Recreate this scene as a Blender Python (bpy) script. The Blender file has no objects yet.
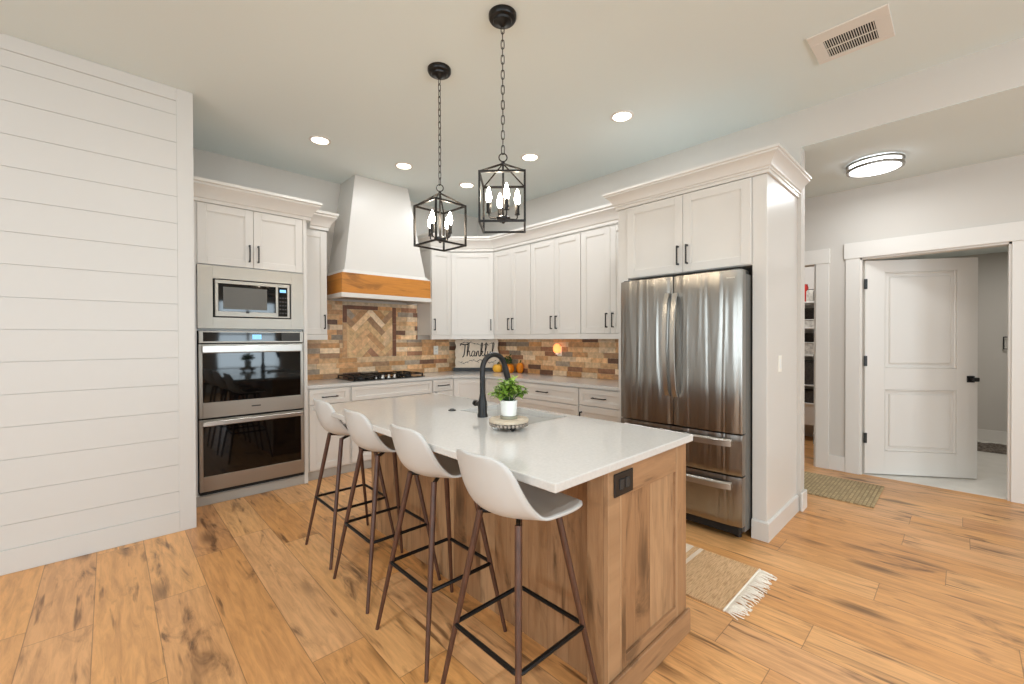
import bpy, bmesh, math, random
from mathutils import Vector, Matrix

random.seed(7)
sc = bpy.context.scene
col = sc.collection

# ------------------------------------------------------------------ camera
YAW, PITCH, ROLL, CAMZ = 0.7579, -0.00764, -0.0032, 1.355
F = Vector((math.sin(YAW) * math.cos(PITCH), math.cos(YAW) * math.cos(PITCH), math.sin(PITCH)))
Rr = F.cross(Vector((0, 0, 1))).normalized()
U = Rr.cross(F)
c_, s_ = math.cos(ROLL), math.sin(ROLL)
Rv, Uv = c_ * Rr + s_ * U, -s_ * Rr + c_ * U
cam = bpy.data.cameras.new('camera')
cam.sensor_width = 36.0
cam.lens = 426.7 / 1024 * 36.0
cam.clip_start = 0.05
camo = bpy.data.objects.new('camera', cam)
col.objects.link(camo)
M3 = Matrix((Rv, Uv, -F)).transposed()
camo.matrix_world = Matrix.Translation((0, 0, CAMZ)) @ M3.to_4x4()
sc.camera = camo

# ------------------------------------------------------------------ view / world / main lights
sc.view_settings.view_transform = 'Standard'
sc.view_settings.look = 'None'
sc.view_settings.exposure = 0.06
sc.view_settings.gamma = 1.0
sc.view_settings.use_curve_mapping = False
sc.cycles.caustics_reflective = False
sc.cycles.caustics_refractive = False
sc.cycles.max_bounces = 8
sc.cycles.diffuse_bounces = 5
sc.cycles.sample_clamp_indirect = 6.0
sc.cycles.use_denoising = True
world = bpy.data.worlds.new('world')
sc.world = world
world.use_nodes = True
world.node_tree.nodes['Background'].inputs[0].default_value = (0.80, 0.90, 1.0, 1)
world.node_tree.nodes['Background'].inputs[1].default_value = 1.5


def area(name, loc, target, sx, sy, energy, color=(1, 1, 1), shape='RECTANGLE', spread=None):
    l = bpy.data.lights.new(name, 'AREA')
    l.shape = shape
    l.size = sx
    l.size_y = sy
    l.energy = energy
    l.color = color
    if spread:
        l.spread = spread
    o = bpy.data.objects.new(name, l)
    col.objects.link(o)
    o.location = loc
    o.rotation_euler = (Vector(target) - Vector(loc)).to_track_quat('-Z', 'Y').to_euler()
    return o


# daylight through the living room windows (behind and to the left of the camera)
DAY = (0.785, 0.95, 1.06)
LEFT_WIN = [(-3.2, -1.4), (-0.4, 1.4)]           # y ranges on wall x=-4.6
BACK_WIN = [(-3.4, -1.8), (-0.6, 1.0), (2.0, 3.4)]   # x ranges on wall y=-4.6
for a, b in LEFT_WIN:
    area('window_daylight', (-4.66, (a + b) / 2, 1.5), (0, (a + b) / 2, 2.75), b - a, 1.8, 64, DAY)
for a, b in BACK_WIN:
    area('window_daylight', ((a + b) / 2, -4.66, 1.5), ((a + b) / 2, 0, 2.75), b - a, 1.8, 64, DAY)
WARM = (0.92, 0.97, 1.02)
RECESSED = [(1.376, 3.918), (2.20, 3.916), (3.0, 3.915), (2.99, 2.896), (2.976, 1.865)]
for x, y, e in [(x, y, e) for (x, y), e in zip(RECESSED, (3.6, 3.2, 6.6, 7.4, 7.2))] + [(x, y, 16) for x, y in ((0.4, 1.2), (-1.6, 1.2), (0.4, -1.4), (-1.6, -1.4), (2.6, -1.4))]:  # kitchen downlights, then unseen fill lamps added over the living room, no fixtures
    area('downlight_beam', (x, y, 3.098), (x, y, 0), 0.12, 0.12, e, WARM, 'DISK')
area('hall_lamp_light', (4.70, 0.515, 2.74), (4.70, 0.515, 0), 0.30, 0.30, 7, (0.92, 0.97, 1.0), 'DISK')
area('bathroom_light', (6.9, -0.4, 2.40), (6.9, -0.4, 0), 0.5, 0.5, 15, (1.0, 0.97, 0.92), 'DISK')
area('pantry_light', (6.1, 1.7, 2.78), (6.1, 1.7, 0), 0.3, 0.3, 16, (0.95, 0.97, 1.0), 'DISK')


# ------------------------------------------------------------------ materials
def lin(c):
    return tuple(((v / 255) / 12.92 if v / 255 <= 0.04045 else ((v / 255 + 0.055) / 1.055) ** 2.4) for v in c)


def new_mat(name):
    m = bpy.data.materials.new(name)
    m.use_nodes = True
    return m, m.node_tree, m.node_tree.nodes['Principled BSDF']


def paint(name, rgb, rough=0.5, metal=0.0, noise=0.0, nscale=8.0, bump=0.0, bscale=60.0, coat=0.0, stretch=None):
    m, nt, p = new_mat(name)
    c = lin(rgb)
    p.inputs['Base Color'].default_value = (*c, 1)
    p.inputs['Roughness'].default_value = rough
    p.inputs['Metallic'].default_value = metal
    if coat:
        p.inputs['Coat Weight'].default_value = coat
        p.inputs['Coat Roughness'].default_value = 0.06
    if noise or bump:
        tc = nt.nodes.new('ShaderNodeTexCoord')
        mp = nt.nodes.new('ShaderNodeMapping')
        nt.links.new(tc.outputs['Object'], mp.inputs[0])
        if stretch:
            mp.inputs['Scale'].default_value = stretch
    if noise:
        n = nt.nodes.new('ShaderNodeTexNoise')
        n.inputs['Scale'].default_value = nscale
        n.inputs['Detail'].default_value = 4
        nt.links.new(mp.outputs[0], n.inputs['Vector'])
        r = nt.nodes.new('ShaderNodeValToRGB')
        r.color_ramp.elements[0].position = 0.3
        r.color_ramp.elements[1].position = 0.7
        r.color_ramp.elements[0].color = (*[v * (1 - noise) for v in c], 1)
        r.color_ramp.elements[1].color = (*[min(1, v * (1 + noise)) for v in c], 1)
        nt.links.new(n.outputs['Fac'], r.inputs[0])
        nt.links.new(r.outputs[0], p.inputs['Base Color'])
    if bump:
        n2 = nt.nodes.new('ShaderNodeTexNoise')
        n2.inputs['Scale'].default_value = bscale
        n2.inputs['Detail'].default_value = 3
        nt.links.new(mp.outputs[0], n2.inputs['Vector'])
        b = nt.nodes.new('ShaderNodeBump')
        b.inputs['Strength'].default_value = bump
        b.inputs['Distance'].default_value = 0.002
        nt.links.new(n2.outputs['Fac'], b.inputs['Height'])
        nt.links.new(b.outputs[0], p.inputs['Normal'])
    return m


def emit(name, rgb, strength, base=None):
    m, nt, p = new_mat(name)
    p.inputs['Base Color'].default_value = (*lin(base or rgb), 1)
    p.inputs['Emission Color'].default_value = (*lin(rgb), 1)
    p.inputs['Emission Strength'].default_value = strength
    return m


class N:
    """tiny node helper"""
    def __init__(s, nt):
        s.nt = nt

    def link(s, a, b):
        s.nt.links.new(a, b)

    def node(s, t, **kw):
        n = s.nt.nodes.new(t)
        for k, v in kw.items():
            setattr(n, k, v)
        return n

    def math(s, op, a, b=None, c=None):
        n = s.nt.nodes.new('ShaderNodeMath')
        n.operation = op
        for i, v in enumerate((a, b, c)):
            if v is None:
                continue
            if isinstance(v, (int, float)):
                n.inputs[i].default_value = v
            else:
                s.nt.links.new(v, n.inputs[i])
        return n.outputs[0]

    def ramp(s, fac, stops):
        r = s.nt.nodes.new('ShaderNodeValToRGB')
        cr = r.color_ramp
        while len(cr.elements) < len(stops):
            cr.elements.new(0.5)
        for e, (pos, c) in zip(cr.elements, stops):
            e.position = pos
            e.color = (*c, 1) if len(c) == 3 else c
        s.nt.links.new(fac, r.inputs[0])
        return r.outputs[0]

    def mix(s, fac, a, b, mode='MIX'):
        n = s.nt.nodes.new('ShaderNodeMix')
        n.data_type = 'RGBA'
        n.blend_type = mode
        for i, v in ((0, fac), (6, a), (7, b)):
            if isinstance(v, (int, float)):
                n.inputs[i].default_value = v
            elif isinstance(v, tuple):
                n.inputs[i].default_value = (*v, 1)
            else:
                s.nt.links.new(v, n.inputs[i])
        return n.outputs[2]


def plank_material(name, across, along, width, length, tones, dark, rough=0.38, knot=0.5, seam=0.0035, grain=1.0, uselen=True, shift=0.0):
    """planks; across/along: axis index of object coordinates"""
    m, nt, p = new_mat(name)
    n = N(nt)
    tc = n.node('ShaderNodeTexCoord')
    sep = n.node('ShaderNodeSeparateXYZ')
    n.link(tc.outputs['Object'], sep.inputs[0])
    a, l = sep.outputs[across], sep.outputs[along]
    row_f = n.math('DIVIDE', n.math('ADD', a, shift), width)
    row = n.math('FLOOR', row_f)
    wn = n.node('ShaderNodeTexWhiteNoise', noise_dimensions='1D')
    n.link(row, wn.inputs['W'])
    off = n.math('MULTIPLY', wn.outputs['Value'], length)
    lf = n.math('DIVIDE', n.math('ADD', l, off), length)
    ci = n.math('FLOOR', lf) if uselen else n.math('MULTIPLY', row, 0.0)
    comb = n.node('ShaderNodeCombineXYZ')
    n.link(row, comb.inputs[0])
    n.link(ci, comb.inputs[1])
    wid = n.node('ShaderNodeTexWhiteNoise', noise_dimensions='3D')
    n.link(comb.outputs[0], wid.inputs['Vector'])
    tone = n.ramp(wid.outputs['Value'], [(i / (len(tones) - 1), lin(t)) for i, t in enumerate(tones)])
    # grain coordinates, shifted per plank
    sh = n.node('ShaderNodeVectorMath', operation='SCALE')
    n.link(wid.outputs['Color'], sh.inputs[0])
    sh.inputs['Scale'].default_value = 37.0
    g = n.node('ShaderNodeCombineXYZ')
    n.link(n.math('MULTIPLY', a, 16.0), g.inputs[0])
    n.link(n.math('MULTIPLY', l, 1.6), g.inputs[1])
    ad = n.node('ShaderNodeVectorMath', operation='ADD')
    n.link(g.outputs[0], ad.inputs[0])
    n.link(sh.outputs[0], ad.inputs[1])
    fine = n.node('ShaderNodeTexNoise')
    fine.inputs['Scale'].default_value = 2.2
    fine.inputs['Detail'].default_value = 6
    fine.inputs['Roughness'].default_value = 0.65
    fine.inputs['Distortion'].default_value = 0.6
    n.link(ad.outputs[0], fine.inputs['Vector'])
    g2 = n.node('ShaderNodeCombineXYZ')
    n.link(n.math('MULTIPLY', a, 6.0), g2.inputs[0])
    n.link(n.math('MULTIPLY', l, 1.5), g2.inputs[1])
    ad2 = n.node('ShaderNodeVectorMath', operation='ADD')
    n.link(g2.outputs[0], ad2.inputs[0])
    n.link(sh.outputs[0], ad2.inputs[1])
    blotch = n.node('ShaderNodeTexNoise')
    blotch.inputs['Scale'].default_value = 1.15
    blotch.inputs['Detail'].default_value = 5
    blotch.inputs['Roughness'].default_value = 0.6
    blotch.inputs['Distortion'].default_value = 1.2
    n.link(ad2.outputs[0], blotch.inputs['Vector'])
    gf = n.ramp(fine.outputs['Fac'], [(0.30, (1, 1, 1)), (0.62, (0, 0, 0))])
    c1 = n.mix(n.math('MULTIPLY', gf, 0.32 * grain), tone, lin(dark), 'MIX')
    kf = n.ramp(blotch.outputs['Fac'], [(0.55, (0, 0, 0)), (0.62, (0.30, 0.30, 0.30)), (0.70, (1, 1, 1))])
    c2 = n.mix(n.math('MULTIPLY', kf, knot), c1, lin(tuple(v * 0.62 for v in dark)), 'MIX')
    vk = n.node('ShaderNodeCombineXYZ')
    n.link(n.math('MULTIPLY', a, 7.0), vk.inputs[0])
    n.link(n.math('MULTIPLY', l, 2.0), vk.inputs[1])
    ad3 = n.node('ShaderNodeVectorMath', operation='ADD')
    n.link(vk.outputs[0], ad3.inputs[0])
    n.link(sh.outputs[0], ad3.inputs[1])
    wob = n.node('ShaderNodeVectorMath', operation='MULTIPLY_ADD')
    n.link(fine.outputs['Color'], wob.inputs[0])
    wob.inputs[1].default_value = (0.55, 0.55, 0.0)
    n.link(ad3.outputs[0], wob.inputs[2])
    vor = n.node('ShaderNodeTexVoronoi')
    vor.inputs['Scale'].default_value = 0.75
    n.link(wob.outputs[0], vor.inputs['Vector'])
    sepc = n.node('ShaderNodeSeparateColor')
    n.link(vor.outputs['Color'], sepc.inputs[0])
    spot = n.ramp(vor.outputs['Distance'], [(0.0, (1, 1, 1)), (0.10, (0.8, 0.8, 0.8)), (0.26, (0, 0, 0))])
    pick = n.math('GREATER_THAN', sepc.outputs[0], 0.45)
    c2 = n.mix(n.math('MULTIPLY', n.math('MULTIPLY', spot, pick), 0.8 * min(1.0, knot + 0.2)), c2, lin(tuple(v * 0.58 for v in dark)), 'MIX')
    stv = n.node('ShaderNodeCombineXYZ')
    n.link(n.math('MULTIPLY', a, 26.0), stv.inputs[0])
    n.link(n.math('MULTIPLY', l, 2.4), stv.inputs[1])
    ad4 = n.node('ShaderNodeVectorMath', operation='ADD')
    n.link(stv.outputs[0], ad4.inputs[0])
    n.link(sh.outputs[0], ad4.inputs[1])
    stn = n.node('ShaderNodeTexNoise')
    stn.inputs['Scale'].default_value = 0.9
    stn.inputs['Detail'].default_value = 3
    n.link(ad4.outputs[0], stn.inputs['Vector'])
    sf = n.ramp(stn.outputs['Fac'], [(0.63, (0, 0, 0)), (0.72, (1, 1, 1))])
    c2 = n.mix(n.math('MULTIPLY', sf, 0.75 * min(1.0, knot + 0.2)), c2, lin(tuple(v * 0.66 for v in dark)), 'MIX')
    # seams
    fa = n.math('FRACT', row_f)
    da = n.math('MULTIPLY', n.math('MINIMUM', fa, n.math('SUBTRACT', 1.0, fa)), width)
    sm = n.math('LESS_THAN', da, seam / 2)
    if uselen:
        fl = n.math('FRACT', lf)
        dl = n.math('MULTIPLY', n.math('MINIMUM', fl, n.math('SUBTRACT', 1.0, fl)), length)
        sm = n.math('MAXIMUM', sm, n.math('LESS_THAN', dl, seam / 2))
    c3 = n.mix(n.math('MULTIPLY', sm, 0.48), c2, lin(tuple(v * 0.5 for v in dark)), 'MIX')
    n.link(c3, p.inputs['Base Color'])
    rr = n.math('ADD', rough - 0.06, n.math('MULTIPLY', fine.outputs['Fac'], 0.14))
    n.link(rr, p.inputs['Roughness'])
    bp = n.node('ShaderNodeBump')
    bp.inputs['Strength'].default_value = 0.25
    bp.inputs['Distance'].default_value = 0.002
    hgt = n.math('SUBTRACT', n.math('MULTIPLY', fine.outputs['Fac'], 0.35), sm)
    n.link(hgt, bp.inputs['Height'])
    n.link(bp.outputs[0], p.inputs['Normal'])
    return m


M = {}
M['wall'] = paint('greige_wall_paint', (205, 199, 191), 0.65, bump=0.08, bscale=220)
M['ceiling'] = paint('ceiling_paint', (222, 231, 230), 0.8, bump=0.12, bscale=140)
M['trim'] = paint('white_trim_paint', (224, 219, 212), 0.4)
M['shiplap'] = paint('white_shiplap_paint', (210, 207, 202), 0.42)
M['cab'] = paint('white_cabinet_paint', (216, 211, 204), 0.33)
M['hood'] = paint('white_hood_paint', (212, 207, 200), 0.38)
M['black'] = paint('matte_black_metal', (22, 20, 19), 0.42, 0.0)
M['blackmetal'] = paint('black_iron', (26, 23, 21), 0.38, 0.6)
M['bronze'] = paint('dark_bronze', (30, 27, 25), 0.32, 0.5)
M['glassblack'] = paint('black_oven_glass', (7, 7, 7), 0.04)
M['steel'] = paint('brushed_steel', (176, 168, 157), 0.48, 1.0, bump=0.2, bscale=5, stretch=(2, 1, 60))
_p = M['steel'].node_tree.nodes['Principled BSDF']
_p.inputs['Anisotropic'].default_value = 0.85
_t = M['steel'].node_tree.nodes.new('ShaderNodeTangent')
_t.direction_type = 'RADIAL'
_t.axis = 'Z'
M['steel'].node_tree.links.new(_t.outputs[0], _p.inputs['Tangent'])
M['chrome'] = paint('polished_steel', (196, 192, 186), 0.34, 1.0)
M['dark'] = paint('dark_grey_plastic', (48, 46, 44), 0.5)
M['gap'] = paint('shadow_black', (12, 11, 10), 0.7)  # near-black for appliance bodies, slots and vent backing
M['mwglass'] = paint('grey_mesh_glass', (92, 88, 80), 0.4)
M['display'] = emit('blue_display', (120, 175, 215), 1.2)
M['stoolshell'] = paint('white_moulded_plastic', (198, 196, 192), 0.42)
M['walnut'] = paint('walnut_wrapped_metal', (82, 52, 38), 0.42, noise=0.3, nscale=14, stretch=(6, 6, 1))
M['bulb'] = emit('warm_flame_bulb', (255, 236, 208), 75.0)
M['lens'] = emit('downlight_lens', (255, 246, 228), 6.0)
M['diffuser'] = emit('hall_lamp_diffuser', (250, 252, 255), 8.0)
M['nickel'] = paint('brushed_nickel', (150, 146, 140), 0.3, 1.0)
M['quartz'] = paint('white_quartz', (208, 205, 200), 0.10, noise=0.045, nscale=90)
M['sink'] = paint('white_sink_composite', (214, 211, 205), 0.25)
M['pot'] = paint('white_ceramic', (236, 236, 232), 0.3)
M['saucer'] = paint('sage_saucer', (150, 146, 126), 0.5)
M['soil'] = paint('soil', (60, 45, 34), 0.9)
M['leaf'] = paint('green_leaf', (142, 172, 72), 0.5, noise=0.45, nscale=28)
M['leaf2'] = paint('dark_green_leaf', (52, 84, 34), 0.5, noise=0.3, nscale=20)
M['trayw'] = paint('washed_wood', (196, 180, 158), 0.6, noise=0.15, nscale=20)
M['bead'] = paint('grey_beads', (150, 138, 126), 0.5, noise=0.5, nscale=70)
M['sign'] = paint('cream_sign_board', (232, 216, 196), 0.6, noise=0.08, nscale=14)
M['ink'] = paint('black_lettering', (42, 33, 28), 0.6)
M['pumpkin'] = paint('orange_pumpkin', (228, 134, 20), 0.42, noise=0.12, nscale=16)
M['pumpkin_pale'] = paint('yellow_orange_gourd', (240, 180, 60), 0.42, noise=0.1, nscale=16)
M['stem'] = paint('pumpkin_stem', (84, 92, 40), 0.7)
M['plate'] = paint('ivory_plate', (246, 241, 230), 0.35)
M['glow'] = emit('amber_glow', (255, 160, 90), 1.6)
M['fringe'] = paint('cream_cotton', (248, 238, 222), 0.9)
M['tile'] = paint('white_marble_tile', (226, 221, 212), 0.25, noise=0.05, nscale=5)
M['greyrug'] = paint('grey_shag', (110, 100, 90), 0.95, noise=0.55, nscale=40)
M['red'] = paint('red_plastic', (196, 42, 30), 0.4)
M['tin'] = paint('pantry_tins', (206, 200, 190), 0.5, noise=0.3, nscale=30)
M['basket'] = paint('dark_basket', (66, 60, 55), 0.85, noise=0.4, nscale=60)
M['floor'] = plank_material('oak_plank_floor', 0, 1, 0.2245, 1.55,
                            [(228, 166, 100), (234, 178, 118), (216, 154, 90), (230, 176, 122), (208, 150, 96)],
                            (122, 72, 38), rough=0.36, knot=0.8, shift=0.062, grain=1.35)
M['alder'] = plank_material('knotty_alder', 1, 2, 0.115, 3.0,
                            [(176, 136, 98), (160, 120, 84), (186, 148, 110), (168, 128, 92)],
                            (104, 68, 42), rough=0.45, knot=0.75, seam=0.0016, grain=1.3, uselen=False)
M['alderx'] = plank_material('knotty_alder_end', 0, 2, 0.115, 3.0,
                             [(176, 136, 98), (160, 120, 84), (186, 148, 110), (168, 128, 92)],
                             (104, 68, 42), rough=0.45, knot=0.75, seam=0.0016, grain=1.3, uselen=False)
M['alderh'] = plank_material('knotty_alder_rail', 2, 0, 0.5, 5.0,
                             [(176, 136, 98), (166, 126, 90)],
                             (104, 68, 42), rough=0.45, knot=0.6, seam=0.0, grain=1.2, uselen=False)
M['honey'] = plank_material('honey_stained_alder', 2, 0, 0.6, 6.0,
                            [(204, 134, 52), (198, 128, 48)],
                            (120, 66, 20), rough=0.4, knot=0.5, seam=0.0, grain=0.8, uselen=False)


def fridge_steel():
    m, nt, p = new_mat('brushed_fridge_steel')
    n = N(nt)
    p.inputs['Base Color'].default_value = (*lin((156, 151, 144)), 1)
    p.inputs['Metallic'].default_value = 1.0
    p.inputs['Roughness'].default_value = 0.28
    p.inputs['Anisotropic'].default_value = 0.85
    tg = n.node('ShaderNodeTangent', direction_type='RADIAL', axis='Z')
    n.link(tg.outputs[0], p.inputs['Tangent'])
    tc = n.node('ShaderNodeTexCoord')
    mp = n.node('ShaderNodeMapping')
    mp.inputs['Scale'].default_value = (1, 8.5, 0.5)
    n.link(tc.outputs['Object'], mp.inputs[0])
    t = n.node('ShaderNodeTexNoise')
    t.inputs['Scale'].default_value = 1.6
    t.inputs['Detail'].default_value = 1.5
    t.inputs['Distortion'].default_value = 0.5
    n.link(mp.outputs[0], t.inputs['Vector'])
    mp2 = n.node('ShaderNodeMapping')
    mp2.inputs['Scale'].default_value = (1, 500, 2)
    n.link(tc.outputs['Object'], mp2.inputs[0])
    t2 = n.node('ShaderNodeTexNoise')
    t2.inputs['Scale'].default_value = 1.0
    n.link(mp2.outputs[0], t2.inputs['Vector'])
    h = n.math('ADD', n.math('MULTIPLY', t.outputs['Fac'], 1.0), n.math('MULTIPLY', t2.outputs['Fac'], 0.004))
    b = n.node('ShaderNodeBump')
    b.inputs['Strength'].default_value = 1.0
    b.inputs['Distance'].default_value = 0.02
    n.link(h, b.inputs['Height'])
    n.link(b.outputs[0], p.inputs['Normal'])
    return m


M['fridge'] = fridge_steel()
M['fridge_side'] = paint('grey_fridge_side', (98, 95, 90), 0.4)
M['kick'] = paint('grey_toe_kick', (172, 167, 159), 0.5)  # cabinet white greyed: the kick's shade is put into its colour


def brick_mat():
    m, nt, p = new_mat('reclaimed_brick_tile')
    n = N(nt)
    at = n.node('ShaderNodeAttribute')
    at.attribute_name = 'tone'
    tc = n.node('ShaderNodeTexCoord')
    t = n.node('ShaderNodeTexNoise')
    t.inputs['Scale'].default_value = 26
    t.inputs['Detail'].default_value = 5
    n.link(tc.outputs['Object'], t.inputs['Vector'])
    f = n.ramp(t.outputs['Fac'], [(0.3, (0.78, 0.77, 0.76)), (0.7, (1.22, 1.21, 1.2))])
    n.link(n.mix(1.0, at.outputs['Color'], f, 'MULTIPLY'), p.inputs['Base Color'])
    p.inputs['Roughness'].default_value = 0.5
    b = n.node('ShaderNodeBump')
    b.inputs['Strength'].default_value = 0.4
    b.inputs['Distance'].default_value = 0.004
    n.link(t.outputs['Fac'], b.inputs['Height'])
    n.link(b.outputs[0], p.inputs['Normal'])
    return m


M['brick'] = brick_mat()


def rug_mat(name, base, dark, cream, stripes, axis=1):
    m, nt, p = new_mat(name)
    n = N(nt)
    tc = n.node('ShaderNodeTexCoord')
    sep = n.node('ShaderNodeSeparateXYZ')
    n.link(tc.outputs['Object'], sep.inputs[0])
    l = sep.outputs[axis]
    mp = n.node('ShaderNodeMapping')
    sc_ = [18, 18, 18]
    sc_[axis] = 240
    mp.inputs['Scale'].default_value = sc_
    n.link(tc.outputs['Object'], mp.inputs[0])
    t = n.node('ShaderNodeTexNoise')
    t.inputs['Scale'].default_value = 1.0
    t.inputs['Detail'].default_value = 4
    n.link(mp.outputs[0], t.inputs['Vector'])
    c = n.ramp(t.outputs['Fac'], [(0.3, lin(dark)), (0.6, lin(base))])
    for a, b in stripes:
        s = n.math('MULTIPLY', n.math('GREATER_THAN', l, a), n.math('LESS_THAN', l, b))
        c = n.mix(n.math('MULTIPLY', s, 0.75), c, lin(cream), 'MIX')
    n.link(c, p.inputs['Base Color'])
    p.inputs['Roughness'].default_value = 0.95
    bp = n.node('ShaderNodeBump')
    bp.inputs['Strength'].default_value = 0.8
    bp.inputs['Distance'].default_value = 0.010
    n.link(t.outputs['Fac'], bp.inputs['Height'])
    n.link(bp.outputs[0], p.inputs['Normal'])
    return m


# ------------------------------------------------------------------ geometry helpers
def newbm():
    return bmesh.new()


def box(bm, x0, x1, y0, y1, z0, z1, bev=0.0, mat=None, segs=1):
    """axis-aligned box, optionally bevelled and moved by a matrix"""
    vs = [bm.verts.new((x, y, z)) for x in (x0, x1) for y in (y0, y1) for z in (z0, z1)]
    fs = []
    for f in ((0, 1, 3, 2), (4, 6, 7, 5), (0, 4, 5, 1), (2, 3, 7, 6), (0, 2, 6, 4), (1, 5, 7, 3)):
        fs.append(bm.faces.new([vs[i] for i in f]))
    allv = vs
    if bev > 0:
        es = list({e for f in fs for e in f.edges})
        r = bmesh.ops.bevel(bm, geom=es, offset=bev, segments=segs, affect='EDGES', profile=0.5)
        allv = list({v for f in r['faces'] for v in f.verts} | {v for v in vs if v.is_valid})
    if mat is not None:
        for v in allv:
            v.co = mat @ v.co
    return allv


class Frame:
    """local frame on a vertical plane: u along it, n out of it, z up"""
    def __init__(s, O, u):
        s.O = Vector((O[0], O[1], 0))
        s.u = Vector((u[0], u[1], 0)).normalized()
        s.n = Vector((s.u.y, -s.u.x, 0))
        s.m = Matrix(((s.u.x, s.n.x, 0, s.O.x), (s.u.y, s.n.y, 0, s.O.y), (0, 0, 1, 0), (0, 0, 0, 1)))

    def box(s, bm, u0, u1, n0, n1, z0, z1, bev=0.0):
        r = box(bm, u0, u1, n0, n1, z0, z1, bev, s.m)
        return r

    def pt(s, u, n, z):
        return s.m @ Vector((u, n, z))


def tube(bm, pts, r, segs=10, closed=False, cap=True):
    pts = [Vector(p) for p in pts]
    n = len(pts)
    rs = r if isinstance(r, (list, tuple)) else [r] * n
    rings = []
    prev = None
    for i in range(n):
        if closed:
            t = (pts[(i + 1) % n] - pts[i - 1]).normalized()
        else:
            t = (pts[min(i + 1, n - 1)] - pts[max(i - 1, 0)]).normalized()
        if prev is None:
            a = Vector((0, 0, 1)) if abs(t.z) < 0.9 else Vector((1, 0, 0))
            nx = t.cross(a).normalized()
        else:
            nx = (prev - t * prev.dot(t)).normalized()
        prev = nx
        ny = t.cross(nx)
        rings.append([bm.verts.new(pts[i] + rs[i] * (math.cos(2 * math.pi * k / segs) * nx + math.sin(2 * math.pi * k / segs) * ny)) for k in range(segs)])
    m = n if closed else n - 1
    for i in range(m):
        a, b = rings[i], rings[(i + 1) % n]
        for k in range(segs):
            bm.faces.new((a[k], a[(k + 1) % segs], b[(k + 1) % segs], b[k]))
    if cap and not closed:
        bm.faces.new(list(reversed(rings[0])))
        bm.faces.new(rings[-1])


def lathe(bm, prof, c=(0, 0, 0), segs=24, cap=True):
    """prof: list of (radius, z)"""
    rings = []
    for r, z in prof:
        r = max(r, 1e-4)
        rings.append([bm.verts.new((c[0] + r * math.cos(2 * math.pi * k / segs), c[1] + r * math.sin(2 * math.pi * k / segs), c[2] + z)) for k in range(segs)])
    for a, b in zip(rings, rings[1:]):
        for k in range(segs):
            bm.faces.new((a[k], a[(k + 1) % segs], b[(k + 1) % segs], b[k]))
    if cap:
        bm.faces.new(list(reversed(rings[0])))
        bm.faces.new(rings[-1])


def prism(bm, poly, z0, z1, bev=0.0):
    lo = [bm.verts.new((x, y, z0)) for x, y in poly]
    hi = [bm.verts.new((x, y, z1)) for x, y in poly]
    n = len(poly)
    fs = [bm.faces.new(list(reversed(lo))), bm.faces.new(hi)]
    for i in range(n):
        fs.append(bm.faces.new((lo[i], lo[(i + 1) % n], hi[(i + 1) % n], hi[i])))
    if bev:
        es = list({e for f in fs for e in f.edges})
        bmesh.ops.bevel(bm, geom=es, offset=bev, segments=2, affect='EDGES', profile=0.5)


def sweep(bm, path, prof, flip=False):
    """mouldings: 2D path, profile (out, z); outward is to the right of the path"""
    P = [Vector((p[0], p[1])) for p in path]
    rings = []
    for i, p in enumerate(P):
        ns = []
        if i > 0:
            d = (P[i] - P[i - 1]).normalized()
            ns.append(Vector((d.y, -d.x)))
        if i < len(P) - 1:
            d = (P[i + 1] - P[i]).normalized()
            ns.append(Vector((d.y, -d.x)))
        if len(ns) == 2:
            m = (ns[0] + ns[1]).normalized()
            m = m / max(0.3, m.dot(ns[0]))
        else:
            m = ns[0]
        rings.append([bm.verts.new((p.x + m.x * o, p.y + m.y * o, z)) for o, z in prof])
    k = len(prof)
    for a, b in zip(rings, rings[1:]):
        for j in range(k):
            bm.faces.new((a[j], b[j], b[(j + 1) % k], a[(j + 1) % k]))
    bm.faces.new(rings[0])
    bm.faces.new(list(reversed(rings[-1])))


def wpos(o):
    p = Vector((0, 0, 0))
    while o is not None:
        p = p + o.location
        o = o.parent
    return p


def build(name, bm, mat, parent=None, smooth=False, origin=None, label=None):
    me = bpy.data.meshes.new(name)
    bmesh.ops.recalc_face_normals(bm, faces=bm.faces[:])
    base = wpos(parent) if parent is not None else Vector(origin or (0, 0, 0))
    if base.length > 0:
        bmesh.ops.translate(bm, verts=bm.verts[:], vec=-base)
    bm.to_mesh(me)
    bm.free()
    if isinstance(smooth, (int, float)) and not isinstance(smooth, bool):
        me.polygons.foreach_set('use_smooth', [True] * len(me.polygons))
        me.set_sharp_from_angle(angle=math.radians(smooth))
    elif smooth:
        me.polygons.foreach_set('use_smooth', [True] * len(me.polygons))
    me.materials.append(mat)
    o = bpy.data.objects.new(name, me)
    col.objects.link(o)
    if parent is not None:
        o.parent = parent
    else:
        o.location = base
    if label:
        o['label'] = label
    return o


def thing(name, label, cat, loc=(0, 0, 0), group=None):
    o = bpy.data.objects.new(name, None)
    o.empty_display_size = 0.1
    col.objects.link(o)
    o.location = loc
    o['label'] = label
    o['category'] = cat
    if group:
        o['group'] = group
    return o


def tag(o, label, cat, group=None):
    o['label'] = label
    o['category'] = cat
    if group:
        o['group'] = group
    return o


def struct(name, bm, mat, parent=None, smooth=False):
    o = build(name, bm, mat, parent, smooth)
    if parent is None:
        o['kind'] = 'structure'
    return o


def copy_tree(o, parent=None):
    c = o.copy()
    col.objects.link(c)
    c.parent = parent
    for ch in list(o.children):
        copy_tree(ch, c)
    return c


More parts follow.
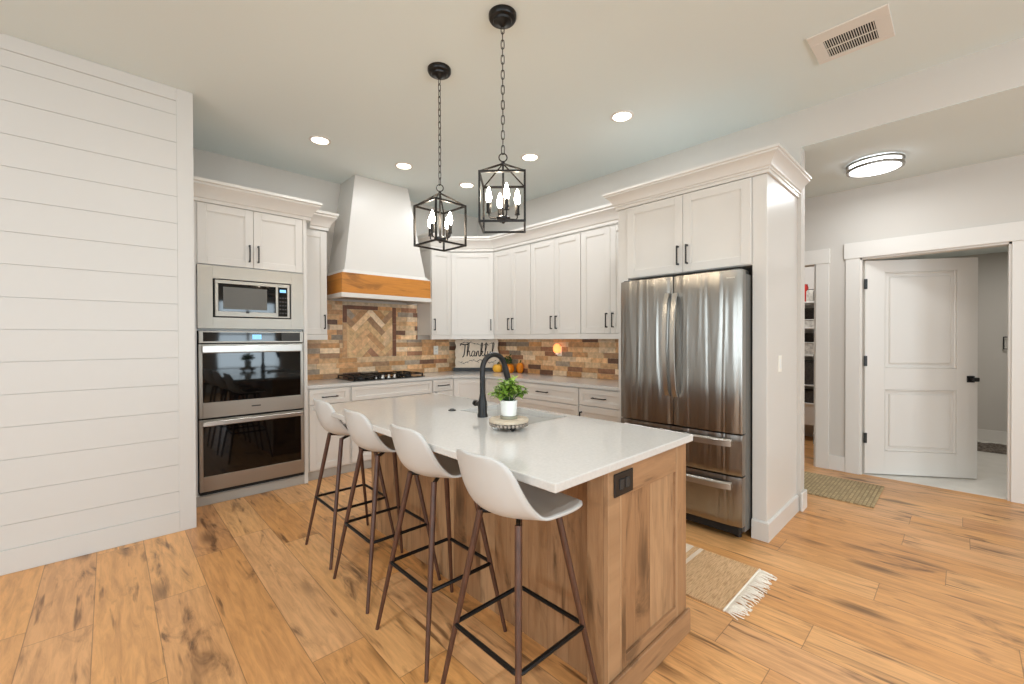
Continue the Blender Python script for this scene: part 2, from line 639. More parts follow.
# ------------------------------------------------------------------ room shell
CEIL, HALLC = 3.12, 2.838
XR, XR2 = 3.92, 4.03          # kitchen right wall, both faces
YB = 4.87                     # kitchen back wall
XH = 5.40                     # hall wall face
XL, YN = -4.6, -4.6           # living room outer walls
WEND = 0.867                  # end of the right wall


def sbox(name, mat, *b, bev=0.0):
    bm = newbm()
    box(bm, *b, bev)
    return struct(name, bm, mat)


sbox('floor', M['floor'], XL, XH + 0.03, YN, YB + 0.1, -0.06, 0.0)
sbox('ceiling', M['ceiling'], XL, XR2, YN, YB + 0.1, CEIL, CEIL + 0.1)
sbox('ceiling_hall', M['ceiling'], XR2, XH + 3.1, YN, YB + 0.1, HALLC, HALLC + 0.1)
sbox('ceiling_hall_edge', M['ceiling'], XR + 0.0005, XR2, YN, WEND, HALLC - 0.002, HALLC)
sbox('wall_back', M['wall'], 0.30, XR2, YB, YB + 0.1, 0, CEIL)
sbox('wall_right', M['wall'], XR, XR2, WEND, YB, 0, CEIL)
sbox('wall_header', M['wall'], XR, XR2, YN, WEND, HALLC, CEIL)
sbox('wall_hall_end', M['wall'], XR2, XH, 3.2, 3.3, 0, HALLC)

# hall wall with two door openings
D1A, D1B, D1Z = -0.275, 0.700, 2.140
D2A, D2B, D2Z = 1.062, 1.90, 2.122
bm = newbm()
for y0, y1, z0, z1 in ((YN, D1A, 0, HALLC), (D1A, D1B, D1Z, HALLC), (D1B, D2A, 0, HALLC), (D2A, D2B, D2Z, HALLC), (D2B, 3.2, 0, HALLC)):
    box(bm, XH, XH + 0.12, y0, y1, z0, z1)
struct('wall_hall', bm, M['wall'])


def casing(idx, ya, yb, zt, hl, hr):
    bm = newbm()
    x0, x1 = XH - 0.018, XH
    box(bm, x0, x1, yb, yb + 0.112, 0, zt, 0.002)
    box(bm, x0, x1, ya - 0.118, ya, 0, zt, 0.002)
    box(bm, x0 - 0.008, x1, ya - hr, yb + hl, zt, zt + 0.155, 0.002)
    # jamb lining
    box(bm, XH, XH + 0.12, yb - 0.016, yb, 0, zt)
    box(bm, XH, XH + 0.12, ya, ya + 0.016, 0, zt)
    box(bm, XH, XH + 0.12, ya, yb, zt - 0.016, zt)
    struct('trim_%d' % idx, bm, M['trim'])


casing(1, D1A, D1B, D1Z, 0.124, 0.135)
bm = newbm()
x0, x1 = XH - 0.018, XH
box(bm, x0, x1, D2A - 0.114, D2A, 0, D2Z, 0.002)
box(bm, x0, x1, D2B, D2B + 0.12, 0, D2Z, 0.002)
box(bm, x0 - 0.008, x1, D2A - 0.122, D2B + 0.14, D2Z, D2Z + 0.148, 0.002)
box(bm, XH, XH + 0.12, D2A, D2A + 0.016, 0, D2Z)
box(bm, XH, XH + 0.12, D2B - 0.016, D2B, 0, D2Z)
struct('trim_2', bm, M['trim'])

bm = newbm()
box(bm, XH - 0.014, XH, D1B + 0.112, D2A - 0.114, 0, 0.15, 0.003)
box(bm, XH - 0.014, XH, YN, D1A - 0.118, 0, 0.15, 0.003)
struct('baseboard_hall', bm, M['trim'])

# bathroom beyond the open door, pantry beyond the second opening
sbox('floor_bathroom', M['tile'], XH + 0.03, 8.4, YN, 0.90, -0.055, 0.002)
sbox('wall_bathroom_far', M['wall'], 8.3, 8.4, YN, 0.90, 0, HALLC)
sbox('wall_bathroom_side', M['wall'], XH + 0.12, 8.3, 0.86, 0.96, 0, HALLC)
sbox('ceiling_bathroom', M['ceiling'], XH + 0.12, 8.3, YN, 0.86, 2.44, 2.5)
sbox('baseboard_bathroom', M['trim'], 8.285, 8.3, YN, 0.86, 0.0, 0.15)
sbox('floor_pantry', M['floor'], XH + 0.03, 7.1, 0.96, 3.2, -0.06, 0.0)
sbox('wall_pantry_far', M['wall'], 7.0, 7.1, 0.96, 3.2, 0, HALLC)
sbox('wall_pantry_end', M['wall'], XH + 0.12, 7.0, 3.2, 3.3, 0, HALLC)

# column end + fridge side baseboards
bm = newbm()
box(bm, XR - 0.008, XR2 + 0.016, WEND - 0.017, WEND, 0, 0.145, 0.003)
box(bm, XR2, XR2 + 0.014, WEND, 3.2, 0, 0.145, 0.003)
struct('baseboard_right', bm, M['trim'])

# shiplap wall: boards with shadow gaps on a solid wall, framed by flat trim
XS, YS = 0.454, 3.80
sbox('wall_shiplap', M['shiplap'], XL, XS - 0.004, YS + 0.013, YB + 0.1, 0, CEIL)
bm = newbm()
zl = [0.140, 0.284, 0.473, 0.662, 0.851, 1.040, 1.229, 1.418, 1.606, 1.797, 1.985, 2.173, 2.362, 2.549, 2.741, 2.934, 3.033]
for a, b in zip(zl, zl[1:]):
    box(bm, XL, 0.362, YS + 0.006, YS + 0.0129, a + 0.001, b - 0.001, 0.001)
struct('wall_shiplap_boards', bm, M['shiplap'])
bm = newbm()
box(bm, 0.359, XS, YS, YS + 0.0128, 0.0, CEIL, 0.002)
box(bm, XL, 0.359, YS, YS + 0.0128, 3.033, CEIL, 0.002)
struct('trim_3', bm, M['shiplap'])
bm = newbm()
box(bm, XL, 0.359, YS - 0.001, YS + 0.0128, 0.0, 0.140, 0.002)
struct('baseboard_shiplap', bm, M['shiplap'])


# outer living room walls with windows
def windowed_wall(name, axis, c0, c1, lo, hi, wins):
    bm = newbm()
    z0, z1 = 0.6, 2.4
    cur = lo
    spans = []
    for a, b in wins:
        spans.append((cur, a, 0, CEIL))
        spans.append((a, b, 0, z0))
        spans.append((a, b, z1, CEIL))
        cur = b
    spans.append((cur, hi, 0, CEIL))
    for a, b, za, zb in spans:
        if axis == 'x':
            box(bm, c0, c1, a, b, za, zb)
        else:
            box(bm, a, b, c0, c1, za, zb)
    struct(name, bm, M['wall'])


windowed_wall('wall_left', 'x', XL - 0.12, XL, YN, YB + 0.1, LEFT_WIN)
windowed_wall('wall_front', 'y', YN - 0.12, YN, XL, XH + 3.1, BACK_WIN)
k = 0
for ax, wins in (('x', LEFT_WIN), ('y', BACK_WIN)):
    for a, b in wins:
        k += 1
        bm = newbm()
        for (p, q, za, zb) in ((a, a + 0.06, 0.6, 2.4), (b - 0.06, b, 0.6, 2.4), (a, b, 0.6, 0.66), (a, b, 2.34, 2.4), ((a + b) / 2 - 0.025, (a + b) / 2 + 0.025, 0.6, 2.4), (a, b, 1.48, 1.52)):
            if ax == 'x':
                box(bm, XL - 0.05, XL - 0.01, p, q, za, zb)
            else:
                box(bm, p, q, YN - 0.05, YN - 0.01, za, zb)
        struct('window_%d' % k, bm, M['trim'])


# ------------------------------------------------------------------ cabinetry helpers
FT = 0.02   # door thickness


def door(fr, u0, u1, z0, z1, parent, name='door', rail=0.062, mat=None):
    bm = newbm()
    u0 += 0.0015; u1 -= 0.0015; z0 += 0.0015; z1 -= 0.0015
    r = min(rail, (z1 - z0) * 0.28, (u1 - u0) * 0.3)
    fr.box(bm, u0, u0 + r, 0.001, FT, z0, z1, 0.0015)
    fr.box(bm, u1 - r, u1, 0.001, FT, z0, z1, 0.0015)
    fr.box(bm, u0 + r, u1 - r, 0.001, FT, z0, z0 + r, 0.0015)
    fr.box(bm, u0 + r, u1 - r, 0.001, FT, z1 - r, z1, 0.0015)
    fr.box(bm, u0 + r, u1 - r, 0.001, FT - 0.008, z0 + r, z1 - r)
    # small inner bead
    for a, b, c, d in ((u0 + r, u0 + r + 0.006, z0 + r, z1 - r), (u1 - r - 0.006, u1 - r, z0 + r, z1 - r), (u0 + r, u1 - r, z0 + r, z0 + r + 0.006), (u0 + r, u1 - r, z1 - r - 0.006, z1 - r)):
        fr.box(bm, a, b, 0.001, FT - 0.004, c, d)
    return build(name, bm, mat or M['cab'], parent)


def pull(fr, u, z, parent, vertical=True, L=0.145, n0=FT):
    bm = newbm()
    h = L / 2
    if vertical:
        fr.box(bm, u - 0.005, u + 0.005, n0 + 0.024, n0 + 0.034, z - h, z + h, 0.0015)
        for s in (-1, 1):
            fr.box(bm, u - 0.005, u + 0.005, n0 - 0.001, n0 + 0.026, z + s * (h - 0.006) - 0.006, z + s * (h - 0.006) + 0.006)
    else:
        fr.box(bm, u - h, u + h, n0 + 0.024, n0 + 0.034, z - 0.005, z + 0.005, 0.0015)
        for s in (-1, 1):
            fr.box(bm, u + s * (h - 0.006) - 0.006, u + s * (h - 0.006) + 0.006, n0 - 0.001, n0 + 0.026, z - 0.005, z + 0.005)
    return build('handle', bm, M['black'], parent)


CROWN = [(0, 0), (0.012, 0), (0.012, 0.028), (0.020, 0.034), (0.026, 0.052), (0.042, 0.082), (0.062, 0.108), (0.078, 0.124), (0.078, 0.140), (0.090, 0.146), (0.090, 0.170), (0, 0.170)]


def crown_prof(z0, h):
    return [(o, z0 + z / 0.170 * h) for o, z in CROWN]


# ------------------------------------------------------------------ oven tower
YT = 4.255
ft = Frame((0, YT), (1, 0))
tw = thing('oven_cabinet', 'tall white cabinet housing the microwave and double oven, beside the shiplap wall', 'cabinet', (0.92, 4.55, 0))
bm = newbm()
# carcass with an open appliance bay: sides, back, shelves, kick
ft.box(bm, XS + 0.003, 0.520, -0.612, 0.0, 0.0, 2.475)
ft.box(bm, 1.330, 1.362, -0.612, 0.012, 0.0, 2.475, 0.001)
ft.box(bm, 0.520, 1.330, -0.612, -0.59, 0.0, 2.475)
ft.box(bm, 0.520, 1.330, -0.59, 0.0, 1.968, 2.475)
ft.box(bm, 0.520, 1.330, -0.59, -0.03, 1.430, 1.446)
ft.box(bm, 0.520, 1.330, -0.59, 0.0, 0.0, 0.088)
build('body', bm, M['cab'], tw)
d = door(ft, 0.525, 0.923, 1.972, 2.470, tw)
pull(ft, 0.890, 2.094, d)
d = door(ft, 0.923, 1.325, 1.972, 2.470, tw)
pull(ft, 0.957, 2.094, d)
bm = newbm()
sweep(bm, [(XS + 0.004, YT - 0.012), (1.386, YT - 0.012), (1.386, 4.535)], [(o if o > 0 else -0.028, z) for o, z in crown_prof(2.473, 0.168)])
build('crown_moulding', bm, M['cab'], tw, smooth=30)
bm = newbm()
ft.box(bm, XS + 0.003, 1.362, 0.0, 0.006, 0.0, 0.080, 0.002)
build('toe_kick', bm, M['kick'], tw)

# microwave
fo = Frame((0, 4.235), (1, 0))
mw = thing('microwave', 'built-in steel microwave set in a wide trim frame above the double oven', 'microwave', (0.92, 4.4, 1.446))
bm = newbm()
# trim frame around the unit
for a, b, c, d_ in ((0.523, 0.626, 1.447, 1.965), (1.221, 1.327, 1.447, 1.965), (0.626, 1.221, 1.447, 1.540), (0.626, 1.221, 1.860, 1.965)):
    fo.box(bm, a, b, -0.019, 0.004, c, d_, 0.001)
build('trim_frame', bm, M['steel'], mw)
bm = newbm()
fo.box(bm, 0.626, 1.221, -0.4, -0.018, 1.540, 1.860)
build('body', bm, M['gap'], mw)
bm = newbm()
fo.box(bm, 0.641, 1.108, -0.018, 0.012, 1.822, 1.851, 0.002)
fo.box(bm, 0.641, 1.108, -0.018, 0.012, 1.549, 1.592, 0.002)
fo.box(bm, 0.641, 0.663, -0.018, 0.012, 1.592, 1.822, 0.002)
fo.box(bm, 1.092, 1.108, -0.018, 0.0118, 1.592, 1.822)
dr = build('door', bm, M['steel'], mw, label='steel edged microwave door')
bm = newbm()
fo.box(bm, 0.663, 1.092, -0.016, 0.009, 1.592, 1.822)
gl = build('door_glass', bm, M['glassblack'], dr)
bm = newbm()
fo.box(bm, 0.697, 1.022, 0.0085, 0.0105, 1.612, 1.796)
build('viewing_window', bm, M['mwglass'], dr)
bm = newbm()
fo.box(bm, 0.860, 0.885, 0.010, 0.018, 1.580, 1.596, 0.002)
build('latch_button', bm, M['black'], dr)
bm = newbm()
fo.box(bm, 1.1085, 1.206, -0.018, 0.012, 1.549, 1.851, 0.002)
cp = build('control_panel', bm, M['steel'], mw)
bm = newbm()
fo.box(bm, 1.111, 1.186, 0.011, 0.0135, 1.560, 1.822)
build('keypad', bm, M['glassblack'], cp)
for i in range(5):
    for j in range(3):
        bm = newbm()
        fo.box(bm, 1.120 + j * 0.022, 1.135 + j * 0.022, 0.0132, 0.0145, 1.585 + i * 0.034, 1.597 + i * 0.034)
        build('button', bm, M['dark'], cp)
bm = newbm()
fo.box(bm, 1.124, 1.174, 0.0132, 0.0145, 1.776, 1.802)
build('display', bm, M['display'], cp)

# double wall oven
ov = thing('wall_oven', 'stainless steel double wall oven with two black glass doors', 'oven', (0.92, 4.4, 0.088))
bm = newbm()
fo.box(bm, 0.532, 1.318, -0.55, -0.010, 0.089, 1.428)
build('body', bm, M['gap'], ov)
bm = newbm()
fo.box(bm, 0.530, 1.320, -0.010, 0.012, 1.328, 1.427, 0.002)
cp = build('control_panel', bm, M['steel'], ov)
bm = newbm()
fo.box(bm, 0.557, 1.290, 0.011, 0.014, 1.341, 1.416)
pg = build('panel_glass', bm, M['glassblack'], cp)
bm = newbm()
fo.box(bm, 0.905, 0.975, 0.0135, 0.0150, 1.358, 1.398)
build('display', bm, M['display'], cp)
bm = newbm()
fo.box(bm, 1.135, 1.285, 0.0135, 0.0160, 1.345, 1.412)
build('vent_panel', bm, M['dark'], cp)


def oven_door(z0, z1, g0, g1):
    bm = newbm()
    fo.box(bm, 0.528, 0.552, -0.010, 0.018, z0, z1, 0.002)
    fo.box(bm, 1.294, 1.320, -0.010, 0.018, z0, z1, 0.002)
    fo.box(bm, 0.552, 1.294, -0.010, 0.018, g1, z1, 0.002)
    fo.box(bm, 0.552, 1.294, -0.010, 0.018, z0, g0, 0.002)
    d = build('oven_door', bm, M['steel'], ov)
    bm = newbm()
    fo.box(bm, 0.552, 1.294, -0.006, 0.014, g0, g1)
    build('door_glass', bm, M['glassblack'], d)
    bm = newbm()
    fo.box(bm, 0.545, 1.300, 0.034, 0.050, g1 + 0.004, z1 - 0.010, 0.005)
    for u in (0.60, 1.24):
        fo.box(bm, u - 0.014, u + 0.014, 0.015, 0.036, g1 + 0.012, z1 - 0.018)
    build('handle', bm, M['chrome'], d)
    return d


d1 = oven_door(0.716, 1.318, 0.842, 1.244)
bm = newbm()
fo.box(bm, 0.895, 0.965, 0.0175, 0.0190, 0.778, 0.788)
build('badge', bm, M['dark'], d1)
oven_door(0.118, 0.700, 0.240, 0.648)
bm = newbm()
fo.box(bm, 0.530, 1.320, -0.008, 0.004, 0.090, 0.110)
build('lower_vent', bm, M['gap'], ov)

# ------------------------------------------------------------------ upper cabinets
YU, XU = 4.55, 3.62
UB, UT = 1.350, 2.475
UD = 1.405


def upper(name_label, fr, u0, u1, doors, depth, sides=True):
    p0 = fr.pt((u0 + u1) / 2, -depth / 2, UB)
    t = thing('upper_cabinet', name_label, 'cabinet', tuple(p0), 'white upper cabinets')
    bm = newbm()
    fr.box(bm, u0 + 0.0005, u1 - 0.0005, -depth, 0, UD - 0.001, UT)
    build('body', bm, M['cab'], t)
    bm = newbm()
    fr.box(bm, u0 + 0.0005, u1 - 0.0005, -0.018, FT, UB, UD - 0.002, 0.0015)
    build('light_rail', bm, M['cab'], t)
    for a, b, hu in doors:
        d = door(fr, a, b, UD, UT - 0.012, t)
        pull(fr, hu, 1.535, d)
    return t


fu = Frame((0, YU), (1, 0))
fr_ = Frame((XU, 0), (0, -1))     # u = -y
upper('narrow white upper cabinet between the oven tower and the range hood', fu, 1.363, 1.655, [(1.366, 1.652, 1.622)], YB - YU - 0.002)
uR = upper('narrow white upper cabinet just right of the range hood', fu, 2.915, 3.220, [(2.918, 3.217, 2.951)], YB - YU - 0.002)
# diagonal corner cabinet
dv = Vector((XU - 3.22, 4.15 - YU))
dl = dv.length
fd = Frame((3.22, YU), (dv.x, dv.y))
t = thing('upper_cabinet', 'diagonal corner upper cabinet with one wide door above the cream lettered board', 'cabinet', (3.6, 4.5, UB), 'white upper cabinets')
bm = newbm()
prism(bm, [(3.2205, YU), (XU, 4.1505), (XR - 0.002, 4.1505), (XR - 0.002, YB - 0.002), (3.2205, YB - 0.002)], UD - 0.001, UT)
build('body', bm, M['cab'], t)
bm = newbm()
fd.box(bm, 0.010, dl - 0.010, -0.018, FT, UB, UD - 0.002, 0.0015)
build('light_rail', bm, M['cab'], t)
d = door(fd, 0.011, dl - 0.011, UD, UT - 0.012, t)
pull(fd, dl - 0.045, 1.535, d)
UY = [(4.15, 3.485, 'double-door upper cabinet first after the diagonal corner'),
      (3.485, 2.755, 'double-door upper cabinet second after the diagonal corner, above the amber night light'),
      (2.755, 2.032, 'double-door upper cabinet last in the row, against the fridge surround')]
for a, b, lb in UY:
    mid = (a + b) / 2
    upper(lb, fr_, -a, -b, [(-a + 0.003, -mid, -mid - 0.036), (-mid, -b - 0.003, -mid + 0.036)], XR - XU - 0.002)

bm = newbm()
sweep(bm, [(1.480, YU - FT), (1.655, YU - FT), (1.655, YB - 0.003)], crown_prof(UT + 0.001, 0.176))
struct('trim_4', bm, M['cab'], smooth=30)
bm = newbm()
sweep(bm, [(2.915, YB - 0.003), (2.915, YU - FT), (3.212, YU - FT), (XU - FT, 4.142), (XU - FT, 2.036)], crown_prof(UT + 0.001, 0.176))
struct('trim_5', bm, M['cab'], smooth=30)

# ------------------------------------------------------------------ base cabinets
YBF, XBF = 4.29, 3.345     # carcass fronts (doors project by FT)
BT = 0.883
fb = Frame((0, YBF), (1, 0))
fbr = Frame((XBF, 0), (0, -1))


def base_cab(label, fr, u0, u1, depth, fronts):
    p0 = fr.pt((u0 + u1) / 2, -depth / 2, 0)
    t = thing('base_cabinet', label, 'cabinet', tuple(p0), 'white base cabinets')
    bm = newbm()
    fr.box(bm, u0 + 0.0005, u1 - 0.0005, -depth, 0, 0.082, BT)
    build('body', bm, M['cab'], t)
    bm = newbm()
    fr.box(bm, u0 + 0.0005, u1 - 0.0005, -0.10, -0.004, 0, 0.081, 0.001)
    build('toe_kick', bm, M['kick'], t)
    for f in fronts:
        kind, a, b, z0, z1 = f[:5]
        d = door(fr, a, b, z0, z1, t, name='drawer' if kind in ('drawer',) else ('panel' if kind == 'panel' else 'door'), rail=0.05 if kind != 'door' else 0.06)
        if len(f) > 5 and f[5]:
            hu, hz, vert = f[5]
            pull(fr, hu, hz, d, vertical=vert, L=0.15)
    return t


bd = YB - YBF - 0.002
base_cab('white base cabinet beside the oven tower, with a drawer over a door', fb, 1.3635, 1.790, bd,
         [('drawer', 1.385, 1.770, 0.725, 0.872, (1.575, 0.795, False)), ('door', 1.385, 1.770, 0.095, 0.720, (1.735, 0.64, True))])
base_cab('wide white base cabinet under the black cooktop, with a plain front panel', fb, 1.790, 2.758, bd,
         [('panel', 1.795, 2.752, 0.725, 0.872), ('door', 1.795, 2.274, 0.095, 0.720, (2.24, 0.64, True)), ('door', 2.274, 2.752, 0.095, 0.720, (2.308, 0.64, True))])
base_cab('narrow white base cabinet right of the cooktop, with a small drawer', fb, 2.758, 3.060, bd,
         [('drawer', 2.765, 3.052, 0.735, 0.872, (2.905, 0.802, False)), ('door', 2.765, 3.052, 0.095, 0.730, (2.80, 0.65, True))])
# diagonal base
dv = Vector((XBF - 3.062, 3.985 - YBF))
dlb = dv.length
fdb = Frame((3.062, YBF), (dv.x, dv.y))
t = thing('base_cabinet', 'diagonal corner base cabinet under the cream lettered board', 'cabinet', (3.5, 4.4, 0), 'white base cabinets')
bm = newbm()
prism(bm, [(3.0615, YBF), (XBF, 3.986), (XR - 0.002, 3.986), (XR - 0.002, YB - 0.002), (3.0615, YB - 0.002)], 0.0, BT)
build('body', bm, M['cab'], t)
d = door(fdb, 0.012, dlb - 0.012, 0.095, 0.872, t)
pull(fdb, dlb - 0.05, 0.45, d, L=0.15)
rd = XR - XBF - 0.002
base_cab('white drawer base just right of the diagonal corner, behind the potted plant', fbr, -3.984, -3.535, rd,
         [('drawer', -3.978, -3.538, 0.705, 0.872, None), ('drawer', -3.978, -3.538, 0.40, 0.70, None), ('drawer', -3.978, -3.538, 0.095, 0.395, (-3.76, 0.25, False))])
base_cab('wide white drawer base behind the sink, its top drawer pull showing', fbr, -3.535, -2.572, rd,
         [('drawer', -3.530, -2.577, 0.703, 0.872, (-3.045, 0.796, False)), ('drawer', -3.530, -2.577, 0.40, 0.698, (-3.045, 0.49, False)), ('drawer', -3.530, -2.577, 0.095, 0.395, (-3.045, 0.26, False))])
base_cab('white base cabinet against the fridge, with a drawer over a door', fbr, -2.572, -2.032, rd,
         [('drawer', -2.567, -2.037, 0.712, 0.872, (-2.331, 0.793, False)), ('door', -2.567, -2.037, 0.095, 0.707, (-2.536, 0.575, True))])

# perimeter countertop
bm = newbm()
prism(bm, [(1.3635, YB - 0.002), (1.3635, 4.262), (3.043, 4.262), (3.318, 3.966), (3.318, 2.032), (XR - 0.002, 2.032), (XR - 0.002, YB - 0.002)], 0.884, 0.914, 0.003)
tag(build('countertop', bm, M['quartz'], None, origin=(3.0, 4.5, 0.884)), 'white quartz countertop along the walls, turning the corner under the sign', 'countertop')

# ------------------------------------------------------------------ brick backsplash
PAL = [((216, 172, 126), 5), ((226, 190, 148), 5), ((210, 160, 112), 4), ((230, 202, 168), 4), ((156, 112, 84), 2.0), ((118, 86, 68), 1.7), ((158, 142, 124), 2.4), ((184, 144, 108), 2.5), ((204, 152, 100), 3)]
PALX = [c for c, w in PAL for _ in range(int(w * 10))]
GROUT = (208, 184, 152)


def brick_color():
    c = random.choice(PALX)
    k = random.uniform(0.9, 1.08)
    return (*[min(1.0, v) for v in lin(tuple(min(255, x * k) for x in c))], 1)


def paint_new(bm, lay, start, color):
    bm.faces.ensure_lookup_table()
    for f in bm.faces[start:]:
        for lp in f.loops:
            lp[lay] = color


def running_bond(bm, lay, fr, u0, u1, z0, z1, holes=(), bw=0.215, bh=0.057, seed_off=0.0):
    z = z0
    r = 0
    while z < z1 - 0.004:
        zt = min(z + bh - 0.0025, z1)
        u = u0 - random.uniform(0, bw)
        while u < u1:
            a, b = max(u, u0), min(u + bw - 0.0025, u1)
            u += bw
            if b - a < 0.012:
                continue
            segs = [(a, b)]
            for (h0, h1, hz0, hz1) in holes:
                if zt > hz0 + 0.002 and z < hz1 - 0.002:
                    ns = []
                    for (p, q) in segs:
                        if q <= h0 or p >= h1:
                            ns.append((p, q))
                        else:
                            if h0 - p > 0.012:
                                ns.append((p, h0 - 0.002))
                            if q - h1 > 0.012:
                                ns.append((h1 + 0.002, q))
                    segs = ns
            colr = brick_color()
            for p, q in segs:
                st = len(bm.faces)
                fr.box(bm, p, q, 0.003, 0.010 + random.uniform(-0.0012, 0.0012), z, zt)
                paint_new(bm, lay, st, colr)
        z += bh
        r += 1


def grout(bm, lay, fr, u0, u1, z0, z1):
    st = len(bm.faces)
    fr.box(bm, u0, u1, 0.0005, 0.0065, z0, z1)
    paint_new(bm, lay, st, (*lin(GROUT), 1))


fwb = Frame((0, YB), (1, 0))
fwr = Frame((XR, 0), (0, -1))
PC, PW2, PZ0, PZ1 = 2.277, 0.282, 1.145, 1.700      # chevron panel centre, half width, z range
bm = newbm()
lay = bm.loops.layers.float_color.new('tone')
grout(bm, lay, fwb, 1.3645, 3.905, 0.9145, UB - 0.001)
grout(bm, lay, fwb, 1.657, 2.913, UB - 0.001, 1.79)
hole = (PC - PW2 - 0.052, PC + PW2 + 0.052, PZ0 - 0.004, PZ1 + 0.052)
running_bond(bm, lay, fwb, 1.3645, 3.905, 0.915, UB - 0.002, [hole])
running_bond(bm, lay, fwb, 1.657, 2.913, UB, 1.79, [hole])
# soldier bricks framing the panel
BR = lin((122, 80, 58)) + (1,)


def border(u0, u1, z0, z1, vertical):
    n = max(1, round(((z1 - z0) if vertical else (u1 - u0)) / 0.19))
    for i in range(n):
        st = len(bm.faces)
        if vertical:
            h = (z1 - z0) / n
            fwb.box(bm, u0, u1, 0.003, 0.012, z0 + i * h, z0 + (i + 1) * h - 0.003)
        else:
            w = (u1 - u0) / n
            fwb.box(bm, u0 + i * w, u0 + (i + 1) * w - 0.003, 0.003, 0.012, z0, z1)
        k = random.random()
        paint_new(bm, lay, st, BR if k < 0.45 else brick_color())


border(PC - PW2 - 0.050, PC - PW2 - 0.003, PZ0, PZ1 + 0.048, True)
border(PC + PW2 + 0.003, PC + PW2 + 0.050, PZ0, PZ1 + 0.048, True)
border(PC - PW2, PC + PW2, PZ1 + 0.003, PZ1 + 0.048, False)
# herringbone field, clipped to the panel
hb = bmesh.new()
lay2 = hb.loops.layers.float_color.new('tone')
w, n = 0.066, 4
ca, sa = math.cos(math.pi / 4), math.sin(math.pi / 4)
cz = (PZ0 + PZ1) / 2 + 0.02


def hbrick(a0, b0, a1, b1):
    g = 0.0013
    cx_, cy_ = (a0 + a1) / 2 * w, (b0 + b1) / 2 * w
    X, Z = (cx_ * ca - cy_ * sa) + 0.1867, (cx_ * sa + cy_ * ca)
    if abs(X) > PW2 + 0.2 or abs(Z) > (PZ1 - PZ0) / 2 + 0.25:
        return
    st = len(hb.faces)
    vs = box(hb, a0 * w + g, a1 * w - g, 0.003, 0.011, b0 * w + g, b1 * w - g)
    for v in vs:
        x, z = v.co.x, v.co.z
        p = fwb.pt(PC + 0.1867 + x * ca - z * sa, v.co.y, cz + x * sa + z * ca)
        v.co = p
    hb.faces.ensure_lookup_table()
    k = random.random()
    cc = brick_color() if k < 0.62 else (*lin((216, 178, 130)), 1)
    for f in hb.faces[st:]:
        for lp in f.loops:
            lp[lay2] = cc


for i in range(-16, 17):
    for j in range(-3, 4):
        ox, oy = i + n * j, i - n * j
        hbrick(ox, oy, ox + n, oy + 1)
        hbrick(ox + n, oy + 1 - n, ox + n + 1, oy + 1)
for co, no in (((PC - PW2, 0, 0), (-1, 0, 0)), ((PC + PW2, 0, 0), (1, 0, 0)), ((0, 0, PZ0), (0, 0, -1)), ((0, 0, PZ1), (0, 0, 1))):
    bmesh.ops.bisect_plane(hb, geom=hb.verts[:] + hb.edges[:] + hb.faces[:], plane_co=co, plane_no=no, clear_outer=True)
tmp = bpy.data.meshes.new('tmp')
hb.to_mesh(tmp)
hb.free()
bm.from_mesh(tmp)
bpy.data.meshes.remove(tmp)
bs = build('backsplash', bm, M['brick'], None)
tag(bs, 'brown brick backsplash with a chevron panel behind the cooktop', 'backsplash')
bm = newbm()
lay = bm.loops.layers.float_color.new('tone')
grout(bm, lay, fwr, -YB + 0.012, -2.034, 0.9145, UB - 0.001)
running_bond(bm, lay, fwr, -YB + 0.014, -2.034, 0.915, UB - 0.002)
bs2 = build('backsplash', bm, M['brick'], None)
tag(bs2, 'running-bond brick backsplash on the wall between the corner sign and the fridge', 'backsplash')

# ------------------------------------------------------------------ range hood
hd = thing('range_hood', 'tapered white range hood with a honey wood band, above the cooktop', 'range hood', (2.27, 4.6, 1.79))
HX0, HX1, HY = 1.740, 2.795, 4.360
bm = newbm()


def frustum(bm, lo, hi):
    """lo/hi: (x0,x1,y0,y1,z)"""
    a = [bm.verts.new(p) for p in ((lo[0], lo[2], lo[4]), (lo[1], lo[2], lo[4]), (lo[1], lo[3], lo[4]), (lo[0], lo[3], lo[4]))]
    b = [bm.verts.new(p) for p in ((hi[0], hi[2], hi[4]), (hi[1], hi[2], hi[4]), (hi[1], hi[3], hi[4]), (hi[0], hi[3], hi[4]))]
    bm.faces.new(list(reversed(a)))
    bm.faces.new(b)
    for i in range(4):
        bm.faces.new((a[i], a[(i + 1) % 4], b[(i + 1) % 4], b[i]))


frustum(bm, (HX0 + 0.045, HX1 - 0.045, HY + 0.045, YB - 0.002, 2.085), (1.935, 2.565, 4.480, YB - 0.002, CEIL - 0.001))
build('body', bm, M['hood'], hd)
bm = newbm()
# ledge moulding on top of the band
frustum(bm, (HX0 + 0.005, HX1 - 0.005, HY + 0.005, YB - 0.002, 2.046), (HX0 + 0.038, HX1 - 0.038, HY + 0.038, YB - 0.002, 2.085))
build('ledge_moulding', bm, M['hood'], hd)
bm = newbm()
box(bm, HX0, HX1, HY, HY + 0.03, 1.838, 2.045, 0.002)
box(bm, HX0, HX0 + 0.03, HY + 0.03, YB - 0.012, 1.838, 2.045, 0.001)
box(bm, HX1 - 0.03, HX1, HY + 0.03, YB - 0.012, 1.838, 2.045, 0.001)
build('wood_band', bm, M['honey'], hd)
bm = newbm()
box(bm, HX0 - 0.008, HX1 + 0.008, HY - 0.008, HY + 0.04, 1.790, 1.837, 0.003)
box(bm, HX0 - 0.008, HX0 + 0.04, HY + 0.04, YB - 0.014, 1.790, 1.837, 0.002)
box(bm, HX1 - 0.04, HX1 + 0.008, HY + 0.04, YB - 0.014, 1.790, 1.837, 0.002)
build('bottom_trim', bm, M['hood'], hd)
bm = newbm()
